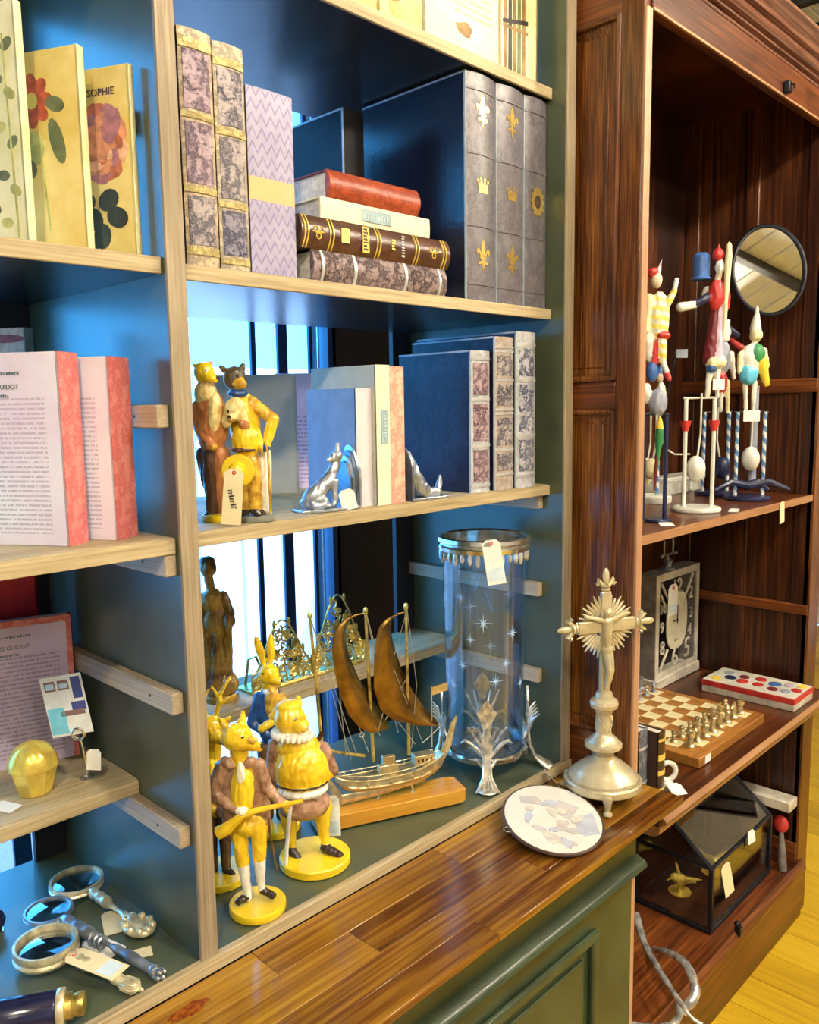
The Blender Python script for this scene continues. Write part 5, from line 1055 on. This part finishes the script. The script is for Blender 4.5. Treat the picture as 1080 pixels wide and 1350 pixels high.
obj('hands',MB().box(-.0015,.0015,-.005,-.003,-.01,.045).box(-.03,.006,-.006,-.005,-.0015,.0015),'black_metal',t,(dc[0],0,dc[1]))
worn(dl, 6, .034, .009, 21, (dc[0],-.0034,dc[1]-.062), (1,0,0), (0,0,1), 'brown_print')
q=MB(); q.lathe([(.022,0),(.022,.004),(.010,.008),(.012,.02),(.016,.026),(.008,.032)],18,(cw/2-.02,.025,chh)); obj('spring_cap',q,'pewter',t)
q=MB(); zt=chh+.045; q.tube([(cw/2-.06,.025,zt),(cw/2+.03,.025,zt)],.0045,8).ell((cw/2-.06,.025,zt),(.007,)*3,seg=10,rings=8).ell((cw/2+.03,.025,zt),(.007,)*3,seg=10,rings=8)
for x in (-.045,.012): q.tube([(cw/2+x,.025,zt+.002),(cw/2+x,.025,zt+.045)],.003,8)
q.tube([(cw/2-.02,.025,chh+.028),(cw/2-.02,.025,zt)],.004,8); obj('winding_key',q,'pewter',t)
price_tag('cream tag with red eyelet hanging on the clock dial', (1.718,.1820,WAIST+.215), (0,0,0), .060,.095,'tag_white',sticker=True)
# chess set
plain('chess_light', (.78,.68,.40), .25, var=.1); plain('chess_dark', (.34,.14,.025), .25, var=.25); wood('chess_frame', [(.3,(.20,.07,.015)),(.5,(.36,.15,.03)),(.75,(.50,.25,.06))], 'x', 8, .25)
BX0,BY0,BS=1.205,-.150,.385
t = thing('chess_board','wooden chess board with a raised brown border on the armoire ledge','chess board',(BX0,BY0,WAIST+.0004))
obj('frame',MB().box(0,BS,0,BS,0,.026),'chess_frame',t,bevel=.003)
sq=(BS-.05)/8; pm=None
for i in range(8):
    for j in range(8):
        m='chess_light' if (i+j)%2 else 'chess_dark'
        key='sq'+m
        if key not in _font: _font[key]=obj('square',MB().box(.0004,sq-.0004,.0004,sq-.0004,.026,.0272),m,t,(.025+i*sq,.025+j*sq,0),smooth=0)
        else: share(_font[key],t,(.025+i*sq,.025+j*sq,0))
obj('price_sticker',MB().box(.03,.058,-.0008,0,.004,.022),'tag_white',t,smooth=0)
PROF={'pawn':[(.010,0),(.0105,.003),(.006,.007),(.0042,.016),(.006,.018),(.0042,.020),(.0065,.025),(.0045,.030),(0,.031)],
 'rook':[(.012,0),(.0125,.004),(.008,.008),(.006,.022),(.009,.026),(.009,.036),(.006,.036),(.006,.033),(0,.033)],
 'knight':[(.012,0),(.0125,.004),(.008,.008),(.006,.016),(.0,.017)],
 'bishop':[(.012,0),(.0125,.004),(.007,.009),(.005,.028),(.008,.030),(.005,.033),(.007,.040),(.003,.047),(.002,.051),(0,.052)],
 'queen':[(.013,0),(.0135,.004),(.008,.009),(.0055,.034),(.009,.037),(.006,.040),(.010,.052),(.006,.053),(.003,.056),(0,.057)],
 'king':[(.013,0),(.0135,.004),(.008,.009),(.006,.036),(.010,.039),(.006,.042),(.010,.054),(.005,.057),(0,.058)]}
_pm={}
def piece(kind,i,j,m,side):
    k=(kind,m); nm={'brass_pale':'brass','pewter':'pewter'}[m]
    x,y=BX0+.025+(i+.5)*sq,BY0+.025+(j+.5)*sq
    if k not in _pm:
        q=MB().lathe(PROF[kind],14,cap=False)
        if kind=='knight': q.tube([(0,0,.014),(.001,0,.026),(-.003,0,.036),(-.010,0,.034),(-.014,0,.029)],[.007,.0065,.006,.0045,.003],8).ell((.001,0,.041),(.002,.002,.005),seg=6,rings=5)
        if kind=='king': q.box(-.001,.001,-.001,.001,.057,.068).box(-.004,.004,-.001,.001,.061,.064)
        o=obj(kind,q,m,None,(x,y,WAIST+.0278)); _pm[k]=o
    else: o=share(_pm[k],None,(x,y,WAIST+.0278))
    tag(o,{'pawn':'%s pawn on the chess board','rook':'%s rook at a corner of the chess board','knight':'%s knight chess piece with a horse head','bishop':'%s bishop chess piece with pointed top','queen':'%s queen chess piece with a flared crown','king':'%s king chess piece topped by a cross'}[kind]%nm,'chess piece','%s chess pieces'%nm)
back=['rook','knight','bishop','queen','king','bishop','knight','rook']
for i in range(8): piece(back[i],i,0,'brass_pale',''); piece('pawn',i,1,'brass_pale',''); piece(back[i],i,7,'pewter',''); piece('pawn',i,6,'pewter','')
# paint box
t = thing('paint_box','child paint set in a red banded white box with coloured pots','paint set',(1.720,-.180,WAIST+.0004))
obj('tray',MB().box(0,.145,0,.265,0,.020),'clock_pale',t,bevel=.002); obj('red_band',MB().box(-.001,.146,-.001,.266,.020,.036),'toy_red',t,bevel=.001); obj('top_sheet',MB().box(.002,.143,.002,.263,.036,.038),'toy_white',t)
rg=random.Random(5)
for x,y,m,r_ in ((.03,.235,'toy_yellow',.014),(.06,.205,'toy_navy',.016),(.10,.225,'toy_grey',.015),(.05,.165,'toy_red',.017),(.09,.175,'toy_maroon',.014),(.10,.13,'toy_red',.016),(.05,.12,'toy_red',.015),(.085,.085,'toy_blue',.017),(.04,.075,'toy_maroon',.014),(.045,.04,'toy_grey',.013),(.10,.05,'toy_lilac',.014),(.115,.020,'toy_yellow',.013),(.07,.02,'toy_red',.014)):
    obj('paint_pot',MB().lathe([(r_,.038),(r_,.041),(r_*.7,.043),(0,.044)],16,cap=False),m,t,(x,y,0))
# two books and small things on the ledge
leather('slate_cover', (.05,.06,.09), (.22,.23,.28), .4, 30, .3); leather('dark_gilt', (.03,.015,.008), (.08,.04,.02), .3, 30, .2)
WS=WAIST+.0004
book('book','grey blue volume standing behind the crucifix on the armoire ledge',(.978,-.118,WS),0,.036,.13,.150,'slate_cover','slate_cover','pages_white',.003,[(.03,.004),(.11,.005)],'silver_band',group='pair of volumes on the armoire ledge')
book('book','dark brown volume with gilt bands on the armoire ledge',(1.018,-.142,WS),0,.030,.13,.142,'brown_board','dark_gilt','pages_white',.004,[(.012,.005),(.05,.010),(.085,.012),(.125,.006)],'gold_print',group='pair of volumes on the armoire ledge')
t = thing('white_ring_ornament','small white ring ornament standing beside the gilt banded volume','ornament',(1.085,-.130,WS)); obj('ring',MB().torus((0,0,.030),.020,.006,(.6,.75,0),24,8),'toy_white',t); obj('stand',MB().lathe([(.014,0),(.014,.004),(.008,.008),(.006,.012)],18),'toy_white',t)
price_tag('small white card lying on the ledge by the ring ornament', (1.055,-.178,WS+.0008), (R(-70),0,R(-30)), .034,.034,'tag_white',eyelet=False,sticker=True)
# glass lantern house
plain('lantern_metal', (.03,.032,.045), .35, metal=.7, var=.3); glassy('lantern_glass', (.985,.99,.99), .2)
t = thing('glass_lantern','house shaped glass display lantern with dark metal edges and pitched roof','lantern',(1.430,-.090,-.6396))
lw,ld,le,lr=.395,.220,.185,.275
P8={'a':(0,0),'b':(lw,0),'c':(lw,ld),'d':(0,ld)}
obj('base_plate',MB().box(-.006,lw+.006,-.006,ld+.006,0,.012),'lantern_metal',t,bevel=.002)
for x,y in P8.values(): obj('post',MB().box(x-.006,x+.006,y-.006,y+.006,.012,le),'lantern_metal',t,bevel=.001)
for a,c in (('a','b'),('b','c'),('c','d'),('d','a')): obj('eave_bar',MB().tube([(*P8[a],le),(*P8[c],le)],.006,6),'lantern_metal',t)
for x in (0,lw):
    for y in (0,ld): obj('rafter',MB().tube([(x,y,le),(x,ld/2,lr)],.006,6),'lantern_metal',t)
obj('ridge',MB().tube([(0,ld/2,lr),(lw,ld/2,lr)],.006,6),'lantern_metal',t)
def pane(pts,nm='pane'):
    n=Vector((Vector(pts[1])-Vector(pts[0])).cross(Vector(pts[2])-Vector(pts[0]))).normalized()*.001
    k=len(pts); b=MB(); b.add([tuple(Vector(p)+n) for p in pts]+[tuple(Vector(p)-n) for p in pts],[tuple(range(k)),tuple(range(2*k-1,k-1,-1))]+[(i,k+i,k+(i+1)%k,(i+1)%k) for i in range(k)]); obj(nm,b,'lantern_glass',t,smooth=0)
pane([(.006,0,.014),(lw-.006,0,.014),(lw-.006,0,le),(.006,0,le)]); pane([(.006,ld,.014),(lw-.006,ld,.014),(lw-.006,ld,le),(.006,ld,le)])
for x in (0,lw): pane([(x,.006,.014),(x,ld-.006,.014),(x,ld,le),(x,ld/2,lr-.004),(x,0,le)])
for y in (0,ld): pane([(.004,y,le),(lw-.004,y,le),(lw-.004,ld/2,lr),(.004,ld/2,lr)])
obj('latch',MB().box(lw/2-.010,lw/2+.010,-.012,-.006,le-.012,le+.014),'black_metal',t,bevel=.002)
bd=thing('brass_bird','brass bird ornament on a round dish inside the glass lantern','ornament',(1.530,.045,-.6272),R(-20))
obj('dish',MB().lathe([(.022,0),(.030,.004),(.032,.008),(.028,.006),(0,.003)],24,cap=False),'brass_bright',bd)
figure('bird',[E((0,-22,0),(14,9,9),25,0),E((-12,-30,0),(7,6,6),0,0),C((-16,-30,0),(-28,-28,0),3,.8,0),C((12,-18,0),(34,-8,0),5,1.5,0),C((4,-26,8),(20,-30,26),4,1.2,0),C((4,-26,-8),(16,-34,-26),4,1.2,0),C((0,-12,0),(0,0,0),2.5,4,0)],['brass_bright'],bd,.0018,(0,0),.0022,2,loc=(0,0,.003))
b2_=thing('brass_bird','second brass bird ornament beneath the lantern roof beside a cream tag','ornament',(1.690,.020,-.6272),R(35)); 
for ch in bd.children: share(ch,b2_)
price_tag('cream paper tag hung on the front of the glass lantern', (1.525,-.102,-.565), (R(-4),R(-12),R(-8)), .042,.095,'manila',eyelet=False)
price_tag('small white card fixed to the lantern roof edge', (1.660,-.104,-.470), (R(-10),0,R(-6)), .038,.036,'tag_white',eyelet=False)
# little grey topped stool behind the lantern with a red brush
t = thing('grey_stool','low stool with a pale grey slab top behind the glass lantern','stool',(1.872,.03,-.6396))
obj('slab',MB().box(-.032,.030,-.170,.210,.200,.232),'clock_pale',t,bevel=.004)
for x,y in ((-.020,.19),(.02,.19),(-.020,.10),(.02,.10)): obj('leg',MB().tube([(x,y,0),(x,y,.200)],.006,8),'black_metal',t)
t = thing('red_brush','red bristled brush with a grey handle leaning by the lantern','brush',(1.868,-.118,-.6375),0,None,(R(-6),R(4),0))
obj('bristles',MB().ell((0,0,.140),(.016,.022,.026),seg=16,rings=10),'toy_red',t); obj('handle',MB().tube([(0,0,.0),(0,0,.05),(0,0,.118)],[.012,.012,.006],10),'clock_grey',t)
# silvered antlers at the foot of the armoire
plain('horn_silver', (.38,.38,.38), .22, metal=.65, scale=45, col2=(.82,.81,.77), bump=.3)
def horn(label,pts,r0,r1):
    n=len(pts); o=obj('silver_antler',MB().tube([Vector(p) for p in smooth_path(pts)],[(r0+(r1-r0)*i/(len(smooth_path(pts))-1))*(1+.10*math.sin(i*1.9)) for i in range(len(smooth_path(pts)))],10,flat=(1,.7)),'horn_silver',None,smooth=60); return tag(o,label,'antler','silvered antlers')
def smooth_path(p,sub=6):
    P=[Vector(q) for q in p]; P=[P[0]*2-P[1]]+P+[P[-1]*2-P[-2]]; o=[]
    for i in range(1,len(P)-2):
        for k in range(sub):
            u=k/sub; a,b_,c,d2=P[i-1],P[i],P[i+1],P[i+2]; o.append(.5*((2*b_)+(c-a)*u+(2*a-5*b_+4*c-d2)*u*u+(3*b_-a-3*c+d2)*u**3))
    o.append(P[-2]); return o
horn('silvered antler curving down over the armoire plinth to a point',[(1.264,.038,-.56),(1.19,-.03,-.575),(1.105,-.114,-.56),(1.050,-.19,-.565),(1.035,-.235,-.58),(1.066,-.285,-.60)],.011,.003)
horn('silvered antler arching up from the armoire bottom board',[(1.25,-.02,-.625),(1.20,-.085,-.575),(1.16,-.154,-.555),(1.11,-.20,-.575),(1.075,-.185,-.61)],.010,.012)
horn('silvered antler lying low behind the green cabinet edge',[(.945,-.125,-.60),(.985,-.178,-.60),(1.035,-.195,-.60),(1.10,-.165,-.607)],.010,.008)
